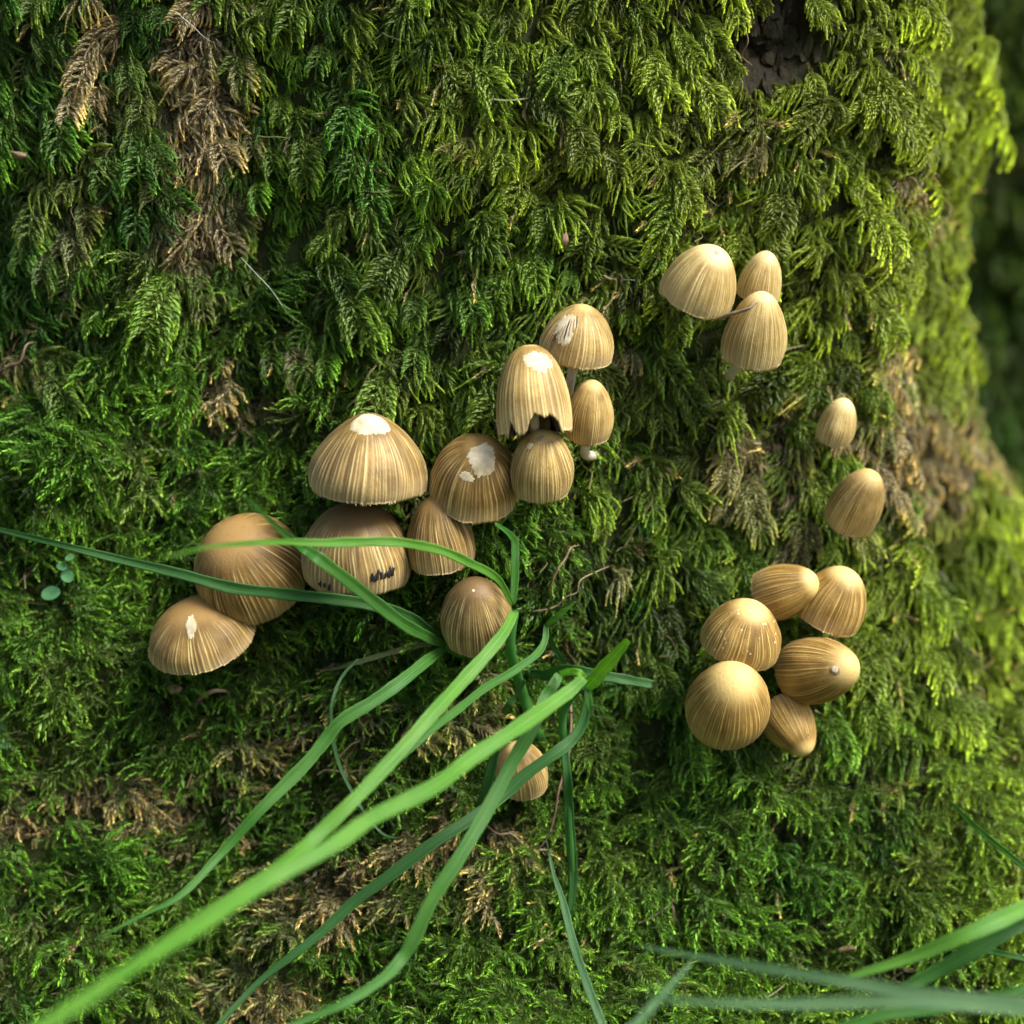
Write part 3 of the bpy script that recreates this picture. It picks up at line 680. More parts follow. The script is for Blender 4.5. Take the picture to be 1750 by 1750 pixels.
def gn_scatter(K):
    ng = bpy.data.node_groups.new('moss_scatter_%d' % len(bpy.data.node_groups), 'GeometryNodeTree')
    ng.interface.new_socket('Geometry', in_out='INPUT', socket_type='NodeSocketGeometry'); ng.interface.new_socket('Geometry', in_out='OUTPUT', socket_type='NodeSocketGeometry')
    N, L = ng.nodes, ng.links
    gi = N.new('NodeGroupInput'); go = N.new('NodeGroupOutput')
    def named(n, t):
        a = N.new('GeometryNodeInputNamedAttribute'); a.data_type = t; a.inputs['Name'].default_value = n; return a.outputs[0]
    isp = named('seed_mesh', 'INT'); pid = named('kind_index', 'INT'); rot = named('turn', 'FLOAT_VECTOR'); scl = named('size', 'FLOAT')
    def eq(v, k):
        c = N.new('FunctionNodeCompare'); c.data_type = 'INT'; c.operation = 'EQUAL'
        ins = [s for s in c.inputs if s.type == 'INT']; L.new(v, ins[0]); ins[1].default_value = k; return c.outputs[0]
    sep = N.new('GeometryNodeSeparateGeometry'); sep.domain = 'POINT'
    L.new(gi.outputs[0], sep.inputs[0]); L.new(eq(isp, 1), sep.inputs[1])
    jn = N.new('GeometryNodeJoinGeometry')
    for k in range(K):
        s = N.new('GeometryNodeSeparateGeometry'); s.domain = 'POINT'; L.new(sep.outputs[0], s.inputs[0]); L.new(eq(pid, k), s.inputs[1])
        io = N.new('GeometryNodeInstanceOnPoints'); L.new(sep.outputs[1], io.inputs['Points']); L.new(eq(pid, k), io.inputs['Selection'])
        L.new(s.outputs[0], io.inputs['Instance']); L.new(rot, io.inputs['Rotation']); L.new(scl, io.inputs['Scale'])
        L.new(io.outputs[0], jn.inputs[0])
    L.new(jn.outputs[0], go.inputs[0])
    return ng
GN = gn_scatter(len(PROTOS))
def moss_object(name, P, NRM, DOWN, yaw, pitch, scl, pid, tint, old, label):
    """P points, NRM outward, DOWN growth direction; one stuff object whose modifier sets a shoot on each point"""
    n = len(P)
    D = DOWN - NRM * np.sum(DOWN * NRM, 1)[:, None]; D /= np.linalg.norm(D, axis=1)[:, None] + 1e-9
    X = np.cross(D, NRM)
    cy_, sy_ = np.cos(yaw)[:, None], np.sin(yaw)[:, None]
    D2 = D * cy_ + X * sy_; X2 = X * cy_ - D * sy_
    cp, sp = np.cos(pitch)[:, None], np.sin(pitch)[:, None]
    Y = D2 * cp + NRM * sp; Z = NRM * cp - D2 * sp
    # euler XYZ of the matrix with columns X2, Y, Z
    ry = np.arcsin(np.clip(-X2[:, 2], -1, 1)); rx = np.arctan2(Y[:, 2], Z[:, 2]); rz = np.arctan2(X2[:, 1], X2[:, 0])
    rot = np.stack([rx, ry, rz], 1)
    pv, pf, ptip, pvar, ppid = [], [], [], [], []
    used = sorted(set(int(k) for k in pid)); base = 0
    for k in used:
        b = PROTOS[k]; pv.append(np.array(b.v)); pf += [tuple(base + i for i in f) for f in b.f]; ptip += b.tip; pvar += b.var; ppid += [k] * b.n; base += b.n
    pv = np.vstack(pv); m = len(pv)
    me = bpy.data.meshes.new(name)
    me.from_pydata(np.vstack([P, pv]).tolist() if False else [tuple(x) for x in np.vstack([pv, P])], [], pf)
    me.materials.append(M_MOSS)
    def at_(nm, t, arr, key):
        a = me.attributes.new(nm, t, 'POINT'); a.data.foreach_set(key, np.ascontiguousarray(arr).ravel())
    at_('seed_mesh', 'INT', np.r_[np.ones(m), np.zeros(n)].astype(np.int32), 'value')
    at_('kind_index', 'INT', np.r_[ppid, pid].astype(np.int32), 'value')
    at_('turn', 'FLOAT_VECTOR', np.vstack([np.zeros((m, 3)), rot]).astype(np.float32), 'vector')
    at_('size', 'FLOAT', np.r_[np.ones(m), scl].astype(np.float32), 'value')
    at_('tip', 'FLOAT', np.r_[ptip, np.zeros(n)].astype(np.float32), 'value')
    at_('var', 'FLOAT', np.r_[pvar, np.zeros(n)].astype(np.float32), 'value')
    one = lambda A: np.vstack([np.ones((m, 4)), np.c_[A, np.ones(n)]]).astype(np.float32)
    at_('tint', 'FLOAT_COLOR', one(tint), 'color'); at_('old', 'FLOAT_COLOR', one(old), 'color')
    o = bpy.data.objects.new(name, me); COL.objects.link(o)
    md = o.modifiers.new('scatter', 'NODES'); md.node_group = GN
    tag(o, label, 'moss', kind='stuff')
    return o

# ------------------------------------------------------------------ moss on the trunk
def sample_trunk(n, th0, th1, z0, z1):
    th = rng.uniform(th0, th1, n); z = rng.uniform(z0, z1, n)
    return th, z
def normals(fn, th, z, e=.004):
    a = fn(th + e, z) - fn(th - e, z); b = fn(th, z + e) - fn(th, z - e)
    nrm = np.cross(a, b); nrm /= np.linalg.norm(nrm, axis=1)[:, None]
    return nrm
GREEN = np.array([.145, .310, .028]); DEEP = np.array([.055, .165, .022]); YELL = np.array([.42, .52, .060]); OLIVE = np.array([.23, .28, .065])
DRY = np.array([.40, .325, .180]); TAN = np.array([.54, .46, .275]); UMBER = np.array([.11, .085, .042])
DRYP = [((325, 70), (62, 140), 1.05), ((345, 215), (66, 140), 1.2), ((345, 340), (58, 120), 1.05), ((365, 450), (45, 90), .8), ((165, 110), (60, 120), .7), ((300, 400), (60, 110), .6), ((130, 400), (40, 120), .5), ((430, 660), (120, 60), .55),
        ((1530, 760), (125, 110), 1.0), ((1500, 640), (70, 60), .6), ((1310, 800), (70, 130), .65), ((1330, 900), (70, 60), .6), ((1620, 860), (60, 70), .5),
        ((230, 1340), (170, 80), .75), ((60, 1370), (90, 60), .6), ((120, 1590), (110, 80), .5), ((450, 1250), (150, 110), .6), ((600, 1480), (170, 90), .8), ((800, 1420), (120, 70), .7), ((640, 1200), (130, 80), .5),
        ((820, 1200), (80, 50), .8), ((480, 1680), (120, 70), .55), ((1280, 240), (50, 60), .5), ((500, 640), (60, 60), .5), ((1100, 620), (50, 90), .3), ((20, 620), (60, 60), .5), ((1560, 330), (50, 60), .4)]
THIN = [((470, 1260), (120, 90), .55), ((860, 1220), (90, 60), .5), ((640, 1480), (120, 60), .5), ((1210, 110), (55, 80), .93), ((1325, 35), (105, 120), 1.25), ((1290, 120), (55, 50), .8), ((1130, 1180), (80, 120), .35), ((1560, 800), (70, 60), .35)]
def field(px, L):
    v = np.zeros(len(px))
    for c, r, s in L: v = np.maximum(v, s * np.exp(-(((px[:, 0] - c[0]) / r[0]) ** 2 + ((px[:, 1] - c[1]) / r[1]) ** 2)))
    return v
def inside_caps(P, NRM, h=.003):
    k = np.zeros(len(P), bool)
    for C in CAPS:
        q = P + NRM * h - C['c']; al = q @ C['a']; pe = np.linalg.norm(q - al[:, None] * C['a'], axis=1)
        k |= (np.abs(al) < C['H'] * .62) & (pe < C['R'] * .92)
    return k
def lerp(a, b, t): return a + (b - a) * np.asarray(t)[:, None]
def area_sample(n, th0, th1, z0, z1):
    th = rng.uniform(th0, th1, n * 3); z = rng.uniform(z0, z1, n * 3)
    r0, r1 = trunk_radius(th, z, False), trunk_radius(th, z + .003, False)
    wt = r0 * np.sqrt(1 + ((r1 - r0) / .003) ** 2); k = rng.random(n * 3) < wt / .42
    return th[k][:n], z[k][:n]
def relax(th, z, dmin):
    """drop points that crowd a neighbour"""
    X = trunk_pt(th, z, 0, False); cell = {}; keep = []
    for i, p in enumerate(X):
        c = tuple(np.floor(p / dmin).astype(int)); ok = True
        for a in (-1, 0, 1):
            for b in (-1, 0, 1):
                for d in (-1, 0, 1):
                    for j in cell.get((c[0] + a, c[1] + b, c[2] + d), ()):
                        if ((X[j] - p) ** 2).sum() < dmin * dmin: ok = False
        if ok: keep.append(i); cell.setdefault(c, []).append(i)
    return th[keep], z[keep]
CT, CZ = relax(*area_sample(42000, -1.15, 1.9, -.19, .185), .0037)
CN = len(CT)
PER = 6
ci = np.repeat(np.arange(CN), PER); lay = np.tile(np.arange(PER), CN)
n = len(ci)
cyaw = rng.normal(0, .38, CN); chue = rng.normal(0, 1, CN); cscl = np.clip(rng.normal(1, .26, CN), .5, 1.7)
# the last of each tuft's set is scattered wide as undergrowth
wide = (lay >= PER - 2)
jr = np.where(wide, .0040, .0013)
th = CT[ci] + rng.normal(0, 1, n) * jr / .19; z = CZ[ci] + rng.normal(0, 1, n) * jr + np.where(wide, 0, (lay - 1.5) * .0007)
P = trunk_pt(th, z, -.001); NRM = normals(lambda a, b: trunk_pt(a, b, 0, False), th, z); px = project(P)
dryf = field(px, DRYP)
dry = np.clip(dryf + .26 * N2(P / .009) + .10 * N1(P / .03) + .14 * chue[ci], 0, 1) * (dryf > .12) + np.clip(N3(P / .012) - .42, 0, 1) * .9
thin = field(px, THIN)
nub = np.hypot(px[:, 0] - 628, px[:, 1] - 690) < 26
keep = ~nub & ((rng.random(CN)[ci] > thin) | (wide & (rng.random(n) > thin * thin) & (thin < .6))) & ~inside_caps(P, NRM)
P, NRM, px, dry, th, z, ci, lay, wide = [a[keep] for a in (P, NRM, px, dry, th, z, ci, lay, wide)]
n = len(P)
# shoots low down and on the left, fans higher up and on the right
edge = 1130 + 260 * np.clip((px[:, 0] - 700) / 700, -2, 1) + 160 * N2(P / .03)
edge = np.where(px[:, 0] < 620, 640 + 120 * N2(P / .03), np.where(px[:, 0] < 1000, np.minimum(edge, 1000), edge))
shoot = 1 / (1 + np.exp(-(px[:, 1] - edge) / 70))
isS = rng.random(CN)[ci] < shoot
r2 = rng.random(n)
pid = np.where(isS, 9 + (r2 * 6).astype(int), np.where(r2 < .84, (r2 / .84 * 5).astype(int), 5 + ((r2 - .84) / .16 * 4).astype(int)))
pid = np.clip(pid, 0, 14)
strand = rng.random(n) < (.05 + .26 * dry * isS)
pid = np.where(strand, 15 + (rng.random(n) * 4).astype(int), pid)
yel = np.clip((px[:, 0] - 850) / 900 - (px[:, 1] - 350) / 1500 + .40 - .35 * field(px, [((1000, 1050), (300, 330), 1.0)]) + .40 * N1(P / .03) + .16 * chue[ci], 0, 1)
lush = np.clip(.5 + .7 * N2(P / .02 + 5) + .15 * chue[ci] - .45 * field(px, [((950, 1050), (330, 330), 1.0), ((60, 250), (160, 350), .9), ((1120, 850), (140, 240), .8), ((1500, 1450), (300, 120), .5)]), 0, 1)
tint = lerp(lerp(DEEP, GREEN, lush), YELL, yel * .85)
tint = lerp(tint, OLIVE, np.clip(N1(P / .013 + 9) - .05 + .12 * chue[::-1][ci], 0, 1) * .9)
tint = lerp(tint, np.array([.17, .32, .036]), isS * np.clip(.30 + .6 * N3(P / .016), 0, .8))
tint = lerp(tint, DEEP * .8, isS * .42)
dcol = lerp(DRY, TAN, rng.random(n))
tint = lerp(tint, dcol, np.clip((dry - .30) * 3.0, 0, 1))
tint = lerp(tint, np.array([.36, .28, .15]), strand * .8)
tint *= (rng.uniform(.85, 1.15, n) * np.clip(rng.normal(1, .17, CN), .6, 1.5)[ci])[:, None]
tint *= np.where(wide, .38, 1.0)[:, None]  # undergrowth tinted darker, painting in the shade of the gaps between tufts
old = lerp(np.array([.030, .050, .012]), UMBER, np.clip(.3 + dry + .4 * N1(P / .015), 0, 1))
down = np.tile(np.array([0, 0, -1.0]), (n, 1)) + np.c_[.25 * N1(P / .022), 0 * th, 0 * th]
yaw = np.where(isS, rng.normal(0, .42, n), rng.normal(0, .22, n)) + cyaw[ci] * np.where(isS & (px[:, 0] < 1000), 1.4, 1) + .30 * N2(P / .014)
pitch = np.where(isS, rng.normal(.24, .28, n), .42 - .13 * lay + rng.normal(0, .12, n))
pitch = np.where(wide, rng.normal(.0, .15, n), pitch)
scl = np.clip(rng.normal(1.0, .13, n), .5, 1.5) * np.where(isS, 1.04, .95) * cscl[ci] * np.where(wide, .95, 1)
P = P + NRM * (np.where(wide, -.0015, .0006 - .0004 * lay) + .0012 * (cscl[ci] - 1) * 3)[:, None]
print('moss shoots', n, 'tufts', CN)
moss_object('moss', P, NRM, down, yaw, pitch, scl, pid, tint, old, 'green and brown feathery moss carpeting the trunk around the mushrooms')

# moss on the trunk behind, coarser
tb = rng.uniform(-2.0, 1.2, 14000); zb = rng.uniform(-.13, .34, 14000)
Pb = back_pt(tb, zb); Nb = normals(back_pt, tb, zb)
nb = len(Pb); yb = np.clip(.5 + .8 * N1(Pb / .05), 0, 1); db = np.clip(N2(Pb / .04) * 1.2 - .45, 0, 1)
tintb = lerp(lerp(DEEP, np.array([.12, .17, .03]), yb), DRY * .8, db) * rng.uniform(.7, 1.3, nb)[:, None]
moss_object('moss', Pb, Nb, np.tile([0, 0, -1.0], (nb, 1)), rng.normal(0, .5, nb), rng.normal(.15, .25, nb), rng.uniform(1.0, 1.8, nb), rng.integers(0, 9, nb), tintb, lerp(UMBER, DEEP, yb), 'shaded moss hanging on the trunk behind')

# moss on the ground round the foot of the tree
na = 7000
ag = rng.uniform(0, 2 * math.pi, na); rg = rng.uniform(.20, .62, na)
xg, yg = CX + rg * np.cos(ag), CY + rg * np.sin(ag)
kg = (np.hypot(xg - CAM[0], yg - CAM[1]) > .16) & (N1(np.c_[xg / .08, yg / .08, 0 * xg]) > -.35)
xg, yg = xg[kg], yg[kg]; na = len(xg)
Pg = np.c_[xg, yg, ground_z(xg, yg) - .001]
tg_ = lerp(lerp(DEEP, GREEN, rng.random(na)), OLIVE, np.clip(N2(Pg / .05), 0, 1))
gd = rng.normal(0, 1, (na, 3)); gd[:, 2] = 0
moss_object('moss', Pg, np.tile([0, 0, 1.0], (na, 1)), gd, rng.normal(0, 1, na), rng.normal(.45, .3, na), rng.uniform(1.1, 2.0, na), rng.integers(9, 15, na), tg_, lerp(UMBER, DEEP, rng.random(na)), 'low moss on the soil round the foot of the trunk')

# ------------------------------------------------------------------ grass
G_BRIGHT = mat_grass('grass_bright', (.080, .235, .022), (.125, .33, .036), (.20, .38, .06))
G_YEL = mat_grass('grass_backlit_paint', (.17, .40, .025), (.25, .52, .045), (.38, .55, .08))  # light shining through the leaf painted in as a brighter yellow green
G_MID = mat_grass('grass_mid', (.040, .155, .022), (.068, .22, .030), (.12, .26, .05))
G_DARK = mat_grass('grass_dark', (.032, .120, .026), (.052, .170, .034), (.08, .20, .05))
G_BLUE = mat_grass('grass_blue', (.07, .17, .07), (.11, .23, .09), (.16, .28, .11))
G_DRY = mat_grass('grass_drying', (.08, .15, .045), (.15, .19, .07), (.32, .25, .14))
def spot(q):
    """a way point; with a fourth entry, the ground below it"""
    p = at(*q[:3])
    if len(q) == 4: p = np.array([p[0], p[1] + .012, float(ground_z(p[0], p[1])) - .004])
    return p
def blade(name, way, width, mat, parent=None, fold=.35, twist=0.0, tips=(0.35, 0.02), n=56, tw2=None, L0=None):
    """way: (px, py, metres in front of the bark); width in photograph pixels at its own depth"""
    pts_ = []
    for q, r in zip(way, list(way[1:]) + [None]):   # ease the off-picture drop to the ground so that the curve does not swing
        pts_.append(spot(q))
        if r is not None and (len(q) == 4 or len(r) == 4):
            a_, b_ = pts_[-1], spot(r)
            for f_ in ((.3, .55, .75, .9) if len(q) == 4 else (.1, .25, .45, .7)): pts_.append(a_ + (b_ - a_) * f_)
    C = catmull(pts_, n + 24)[:, :]; n = n + 24
    T = np.gradient(C, axis=0); T /= np.linalg.norm(T, axis=1)[:, None]
    s = np.linspace(0, 1, n); w0, w1 = tips
    wp = np.minimum(1, w0 + (1 - w0) * np.sqrt(np.clip(s / .22, 0, 1))) * np.minimum(1, w1 + (1 - w1) * np.clip((1 - s) / .38, 0, 1) ** .8)
    tw = np.interp(s, [0, 1], [twist, twist if tw2 is None else tw2])
    verts = []; ac = []; alg = []
    K = 7; xs = np.linspace(-1, 1, K)
    seed = sum(q[0] for q in way) * (1 if abs(way[0][0]) > 1 else 100)
    for k in range(n):
        view = C[k] - CAM; dist = view @ fw; view = view / np.linalg.norm(view)
        sd_ = np.cross(T[k], view); sd_ /= np.linalg.norm(sd_) + 1e-9; nn = np.cross(sd_, T[k])
        if nn @ view > 0: nn = -nn
        a = R_(tw[k]); s2 = sd_ * math.cos(a) + nn * math.sin(a); n2 = nn * math.cos(a) - sd_ * math.sin(a)
        hw = width * .41 * PXM * dist * wp[k] * (1 + .05 * math.sin(k * .7 + seed) + .03 * math.sin(k * 1.9 + seed * 2))
        for x in xs:
            verts.append(C[k] + s2 * hw * x + n2 * (hw * fold * .6 * (abs(x) ** 1.3 - .5) + hw * .05 * math.sin(k * .5 + x * 2 + seed))); ac.append(x); alg.append(s[k])
    for k in range(n):                           # underside, a fifth of a millimetre down
        for j in range(K):
            v = verts[k * K + j]; view = v - CAM; view = view / np.linalg.norm(view)
            verts.append(v + view * .0002 * (1 if 0 < j < K - 1 else .3)); ac.append(xs[j]); alg.append(s[k])
    m = n * K; faces = []
    for k in range(n - 1):
        for j in range(K - 1):
            q = (k * K + j, k * K + j + 1, (k + 1) * K + j + 1, (k + 1) * K + j); faces += [q, tuple(m + i for i in q[::-1])]
        for j in (0, K - 1):
            q = (k * K + j, (k + 1) * K + j, m + (k + 1) * K + j, m + k * K + j); faces.append(q if j == 0 else q[::-1])
    for k in (0, n - 1):
        for j in range(K - 1): faces.append((k * K + j, m + k * K + j, m + k * K + j + 1, k * K + j + 1))
    V_ = np.array(verts) - (L0 if L0 is not None else 0)
    o = link_mesh(name, V_, faces, mat, parent); fattr(o.data, 'across', ac); fattr(o.data, 'along', alg)
    return o
def shoot_thing(label, blades, stem=None, group='grass shoots in front of the mossy trunk', name='grass_shoot'):
    b0 = stem[0][0] if stem else blades[0]['way'][0]; base = spot(b0); r = empty(name, tuple(base)); tag(r, label, 'grass', group)
    for b in blades:
        b = dict(b); blade('blade', b.pop('way'), b.pop('w'), b.pop('m'), r, L0=base, **b)
    if stem:
        pts, rad, mt = stem; tube('stem', [at(*q) - base for q in pts], rad, mt, r, 10, 30)
    return r
mmr = .001
shoot_thing('grass shoot with four blades spreading from a node beside the dotted cap', [
    dict(way=[(762,1104,.020), (730,1088,.024), (686,1064,.030), (617,1010,.040), (549,958,.048), (514,934,.054), (470,898,.078), (398,828,.110)], w=27, m=G_MID, fold=.5, tw2=20),
    dict(way=[(762,1103,.018), (725,1071,.022), (691,1051,.027), (634,1034,.033), (563,1023,.038), (477,1014,.040), (391,1003,.040), (306,980,.038), (200,955,.036), (100,930,.036), (-30,898,.036)], w=25, m=G_DARK, fold=.5, tips=(.45, .35), twist=-8),
    dict(way=[(760,1106,.016), (737,1100,.016), (691,1109,.013), (634,1125,.012), (600,1135,.012), (566,1144,.010), (536,1145,.008)], w=11, m=G_DRY, fold=.5),
    dict(way=[(762,1106,.020), (745,1118,.023), (726,1132,.027), (680,1169,.034), (634,1201,.038), (582,1233,.042), (554,1267,.045), (520,1308,.048), (446,1383,.055), (377,1459,.062), (309,1530,.068), (240,1565,.074), (160,1608,.082)], w=27, m=G_MID, fold=.45, twist=10, tw2=-20),
  ], ([(800,1128,-.004), (785,1117,.010), (762,1104,.020)], [.0011, .0011, .0012], G_MID))
shoot_thing('grass shoot whose broad blade sweeps down from the dotted cap, another arching over caps', [
    dict(way=[(879,1046,.034), (862,1080,.040), (830,1120,.046), (792,1162,.052), (740,1219,.060), (671,1297,.070), (603,1369,.080), (534,1435,.090), (480,1480,.105), (330,1580,.132), (200,1670,.155), (60,1760,.180)], w=29, m=G_BRIGHT, fold=.4, tips=(.55, .85), twist=-6),
    dict(way=[(876,1034,.032), (850,989,.034), (802,962,.038), (754,941,.043), (686,927,.049), (617,926,.055), (549,928,.061), (480,926,.076), (363,934,.104), (262,958,.135)], w=20, m=G_BRIGHT, fold=.45),
    dict(way=[(876,1034,.032), (879,1000,.030), (880,960,.028), (879,927,.026), (867,910,.028), (846,895,.032)], w=18, m=G_MID, fold=.5, tips=(.35, .45), tw2=40),
  ], ([(936,1292,-.002), (913,1240,.010), (894,1187,.016), (882,1147,.022), (872,1104,.028), (879,1046,.033)], [.0014, .0014, .0013, .0013, .0012, .0011], G_DARK))
shoot_thing('thin grass shoot with a single upturned leaf at its kinked tip', [
    dict(way=[(934,1068,.022), (945,1060,.024), (962,1046,.026), (986,1027,.027)], w=13, m=G_BRIGHT, fold=.4, n=30),
    dict(way=[(933,1068,.022), (931,1095,.024), (916,1119,.028), (873,1150,.036), (830,1175,.044), (783,1212,.052), (731,1252,.060), (654,1321,.070), (570,1400,.082), (470,1490,.094), (350,1570,.108)], w=17, m=G_MID, fold=.5, tips=(.5, .5)),
    dict(way=[(936,1074,.020), (945,1103,.014), (957,1124,.010), (972,1146,.004)], w=11, m=G_DARK, fold=.4, n=24, tips=(.6, .6)),
  ])
shoot_thing('tall grass shoot with the brightest broad blade and a torn upright yellow green leaf', [
    dict(way=[(998,1158,.058), (975,1180,.060), (946,1201,.064), (877,1249,.074), (808,1294,.084), (740,1345,.093), (637,1397,.104), (568,1445,.118), (446,1513,.135), (343,1582,.152), (240,1644,.170), (120,1725,.190), (20,1790,.205)], w=33, m=G_BRIGHT, fold=.35, tips=(.6, .85), twist=4),
    dict(way=[(1000,1176,.042), (1012,1165,.044), (1027,1147,.046), (1049,1122,.049), (1073,1094,.052)], w=31, m=G_YEL, fold=.4, tips=(.3, .5), twist=12, n=36),
    dict(way=[(1003,1174,.042), (1005,1190,.043), (1007,1205,.043), (1009,1222,.042)], w=15, m=G_MID, fold=.45, n=24),
    dict(way=[(956,1152,.050), (945,1172,.052), (934,1190,.053), (910,1243,.056), (873,1307,.058), (829,1390,.060), (785,1465,.062), (740,1534,.064), (706,1606,.066), (685,1640,.066), (651,1675,.070), (586,1716,.076), (500,1752,.082), (430,1790,.086)], w=30, m=G_MID, fold=.4, tips=(.5, .3), twist=-12),
    dict(way=[(1003,1180,.036), (1004,1200,.036), (996,1236,.036), (978,1264,.036), (947,1289,.036), (900,1323,.037), (860,1360,.038), (809,1397,.040), (740,1441,.042), (671,1493,.044), (603,1544,.044), (551,1592,.044), (504,1630,.046), (446,1675,.048), (377,1747,.052), (330,1800,.055)], w=26, m=G_DARK, fold=.5, tips=(.35, .25), twist=14),
    dict(way=[(957,1152,.052), (975,1148,.056), (990,1150,.058), (999,1160,.057)], w=15, m=G_YEL, fold=.3, tips=(.8, .8), n=20),
  ], ([(975,1560,-.003), (978,1500,.012), (973,1400,.020), (968,1310,.026), (962,1225,.034), (985,1180,.040), (1001,1174,.042)], [.0012, .0011, .0011, .001, .001, .001, .001], G_DARK))
shoot_thing('dull green grass blade lying crosswise with a chewed square end', [
    dict(way=[(906,1149,.012), (935,1154,.018), (965,1145,.024), (1009,1151,.028), (1060,1160,.028), (1116,1170,.027)], w=24, m=G_DARK, fold=.4, tips=(.3, .75), n=40),
  ], ([(900,1152,-.003), (905,1150,.008), (908,1149,.012)], [.0009, .0009, .0009], G_DARK))
shoot_thing('short dark grass leaf leaning against the stem above the half hidden cap', [
    dict(way=[(897,1162,.024), (880,1188,.022), (864,1214,.018), (852,1240,-.002)], w=14, m=G_DARK, fold=.4, n=24, tips=(.4, .7))])
shoot_thing('blue green upright grass blade right of the half hidden cap', [
    dict(way=[(975,1560,.010), (980,1500,.014), (976,1450,.018), (972,1385,.022), (969,1323,.028), (964,1265,.030), (961,1205,.032)], w=21, m=G_DARK, fold=.4, tips=(.35, .2))])
shoot_thing('blue green grass blade bending from the bottom up beside the reddish rootlet', [
    dict(way=[(1052,1830,.0), (1040,1785,.026), (1028,1747,.030), (1007,1692,.030), (980,1613,.026), (963,1544,.022), (946,1493,.018), (934,1435,.012)], w=18, m=G_BLUE, fold=.45, tips=(.8, .05))])
shoot_thing('short dull blade standing at the left rim of the half hidden cap', [
    dict(way=[(817,1467,-.002), (819,1407,.014), (829,1356,.026), (843,1297,.032), (852,1262,.034)], w=23, m=G_DARK, fold=.4, tips=(.3, .4))])
shoot_thing('hair thin curling grass stem winding through brown moss', [
    dict(way=[(612,1126,.012), (584,1157,.014), (568,1199,.016), (567,1237,.017), (575,1292,.017), (598,1347,.016), (630,1398,.014), (660,1428,.012), (700,1432,-.001)], w=7, m=G_BLUE, fold=.3, tips=(.5, .4), n=70)])
fg = 'blurred grass blades low in the foreground'
shoot_thing('wide bright blurred blade rising to the right above the others', [dict(way=[(1440,1672,.085), (1546,1640,.090), (1657,1595,.096), (1750,1553,.10), (1850,1512,.105), (1930,1495,.105), (1960,1500,.105,'d')], w=36, m=G_BRIGHT, fold=.4, tips=(.05, .6))], group=fg)
shoot_thing('darker blurred blade folded beneath the wide bright one', [dict(way=[(1500,1715,.075), (1546,1688,.078), (1601,1660,.08), (1676,1618,.084), (1760,1570,.09), (1850,1532,.095), (1930,1515,.095), (1960,1520,.095,'d')], w=34, m=G_MID, fold=.4, tips=(.05, .6))], group=fg)
shoot_thing('long pale grey green blurred blade slanting down to the right', [dict(way=[(1080,1615,.10), (1249,1644,.115), (1397,1670,.125), (1509,1688,.13), (1620,1703,.135), (1750,1714,.14), (1860,1724,.145), (1960,1735,.15), (1990,1750,.15,'d')], w=25, m=G_BLUE, fold=.4, tips=(.05, .7))], group=fg)
shoot_thing('level pale blurred blade just above the bottom edge grass', [dict(way=[(1100,1706,.12), (1240,1714,.13), (1360,1716,.135), (1546,1712,.14), (1700,1722,.14), (1850,1735,.145), (1950,1748,.15), (1980,1765,.15,'d')], w=25, m=G_BLUE, fold=.4, tips=(.1, .7))], group=fg)
shoot_thing('short blurred blade leaning left beside the blurred moss', [dict(way=[(1040,1830,.115,'d'), (1055,1800,.115), (1110,1725,.115), (1150,1680,.112), (1190,1635,.11)], w=24, m=G_BLUE, fold=.4, tips=(.7, .1), n=30)], group=fg)
shoot_thing('thin green blade slanting down across the lower right moss', [dict(way=[(1625,1372,.010), (1655,1402,.030), (1694,1436,.045), (1750,1482,.06), (1830,1550,.07)], w=11, m=G_MID, fold=.4, tips=(.2, .8), n=40)], group=fg)
shoot_thing('narrow blade crossing behind the wide bright one', [dict(way=[(1610,1612,.0), (1650,1617,.045), (1700,1627,.055), (1750,1638,.06), (1850,1660,.07)], w=13, m=G_MID, fold=.4, tips=(.2, .8), n=30)], group=fg)
shoot_thing('low green blade arching out of the bottom edge', [dict(way=[(1370,1815,.09,'d'), (1385,1790,.09), (1500,1738,.095), (1620,1722,.10), (1750,1690,.11), (1850,1660,.12)], w=26, m=G_MID, fold=.4, tips=(.3, .6))], group=fg)

# ------------------------------------------------------------------ seedlings, rootlets, fibres
def seedling(label, leaves, off=.006):
    pts = [at(x, y, off) for x, y, r, a in leaves]; base, bn = surf_normal(np.mean(pts, 0)); r = empty('seedling', tuple(base)); tag(r, label, 'seedling', 'tiny round leaved seedlings in the moss')
    for (x, y, rad, an), P0 in zip(leaves, pts):
        rr = rad * PXM * .5; nrm = -fw * .8 + np.array([0, 0, .5]) + rng.normal(0, .15, 3); nrm /= np.linalg.norm(nrm)
        t1 = rt * math.cos(R_(an)) - up * math.sin(R_(an)); t1 -= nrm * (t1 @ nrm); t1 /= np.linalg.norm(t1); t2 = np.cross(nrm, t1)
        V_, F_ = [P0 - nrm * rr * .12], []
        for ring in (.5, 1.0):
            for k in range(18):
                a = 2 * math.pi * k / 18; V_.append(P0 + t1 * rr * ring * 1.15 * math.cos(a) + t2 * rr * ring * .86 * math.sin(a) + nrm * rr * (.10 * ring ** 2 * abs(math.sin(a)) - .1 * (1 - ring)))
        F_ = [(0, 1 + k, 1 + (k + 1) % 18) for k in range(18)] + [(1 + k, 19 + k, 19 + (k + 1) % 18, 1 + (k + 1) % 18) for k in range(18)]
        link_mesh('leaf', np.array(V_) - base, F_, M_CLOVER, r)
        tube('stem', [P0 - base - nrm * rr * .12, (P0 - base) * .5 - nrm * rr * .3, np.zeros(3) - bn * .001], [.0002, .00022, .00025], M_CLOVER, r, 6, 10)
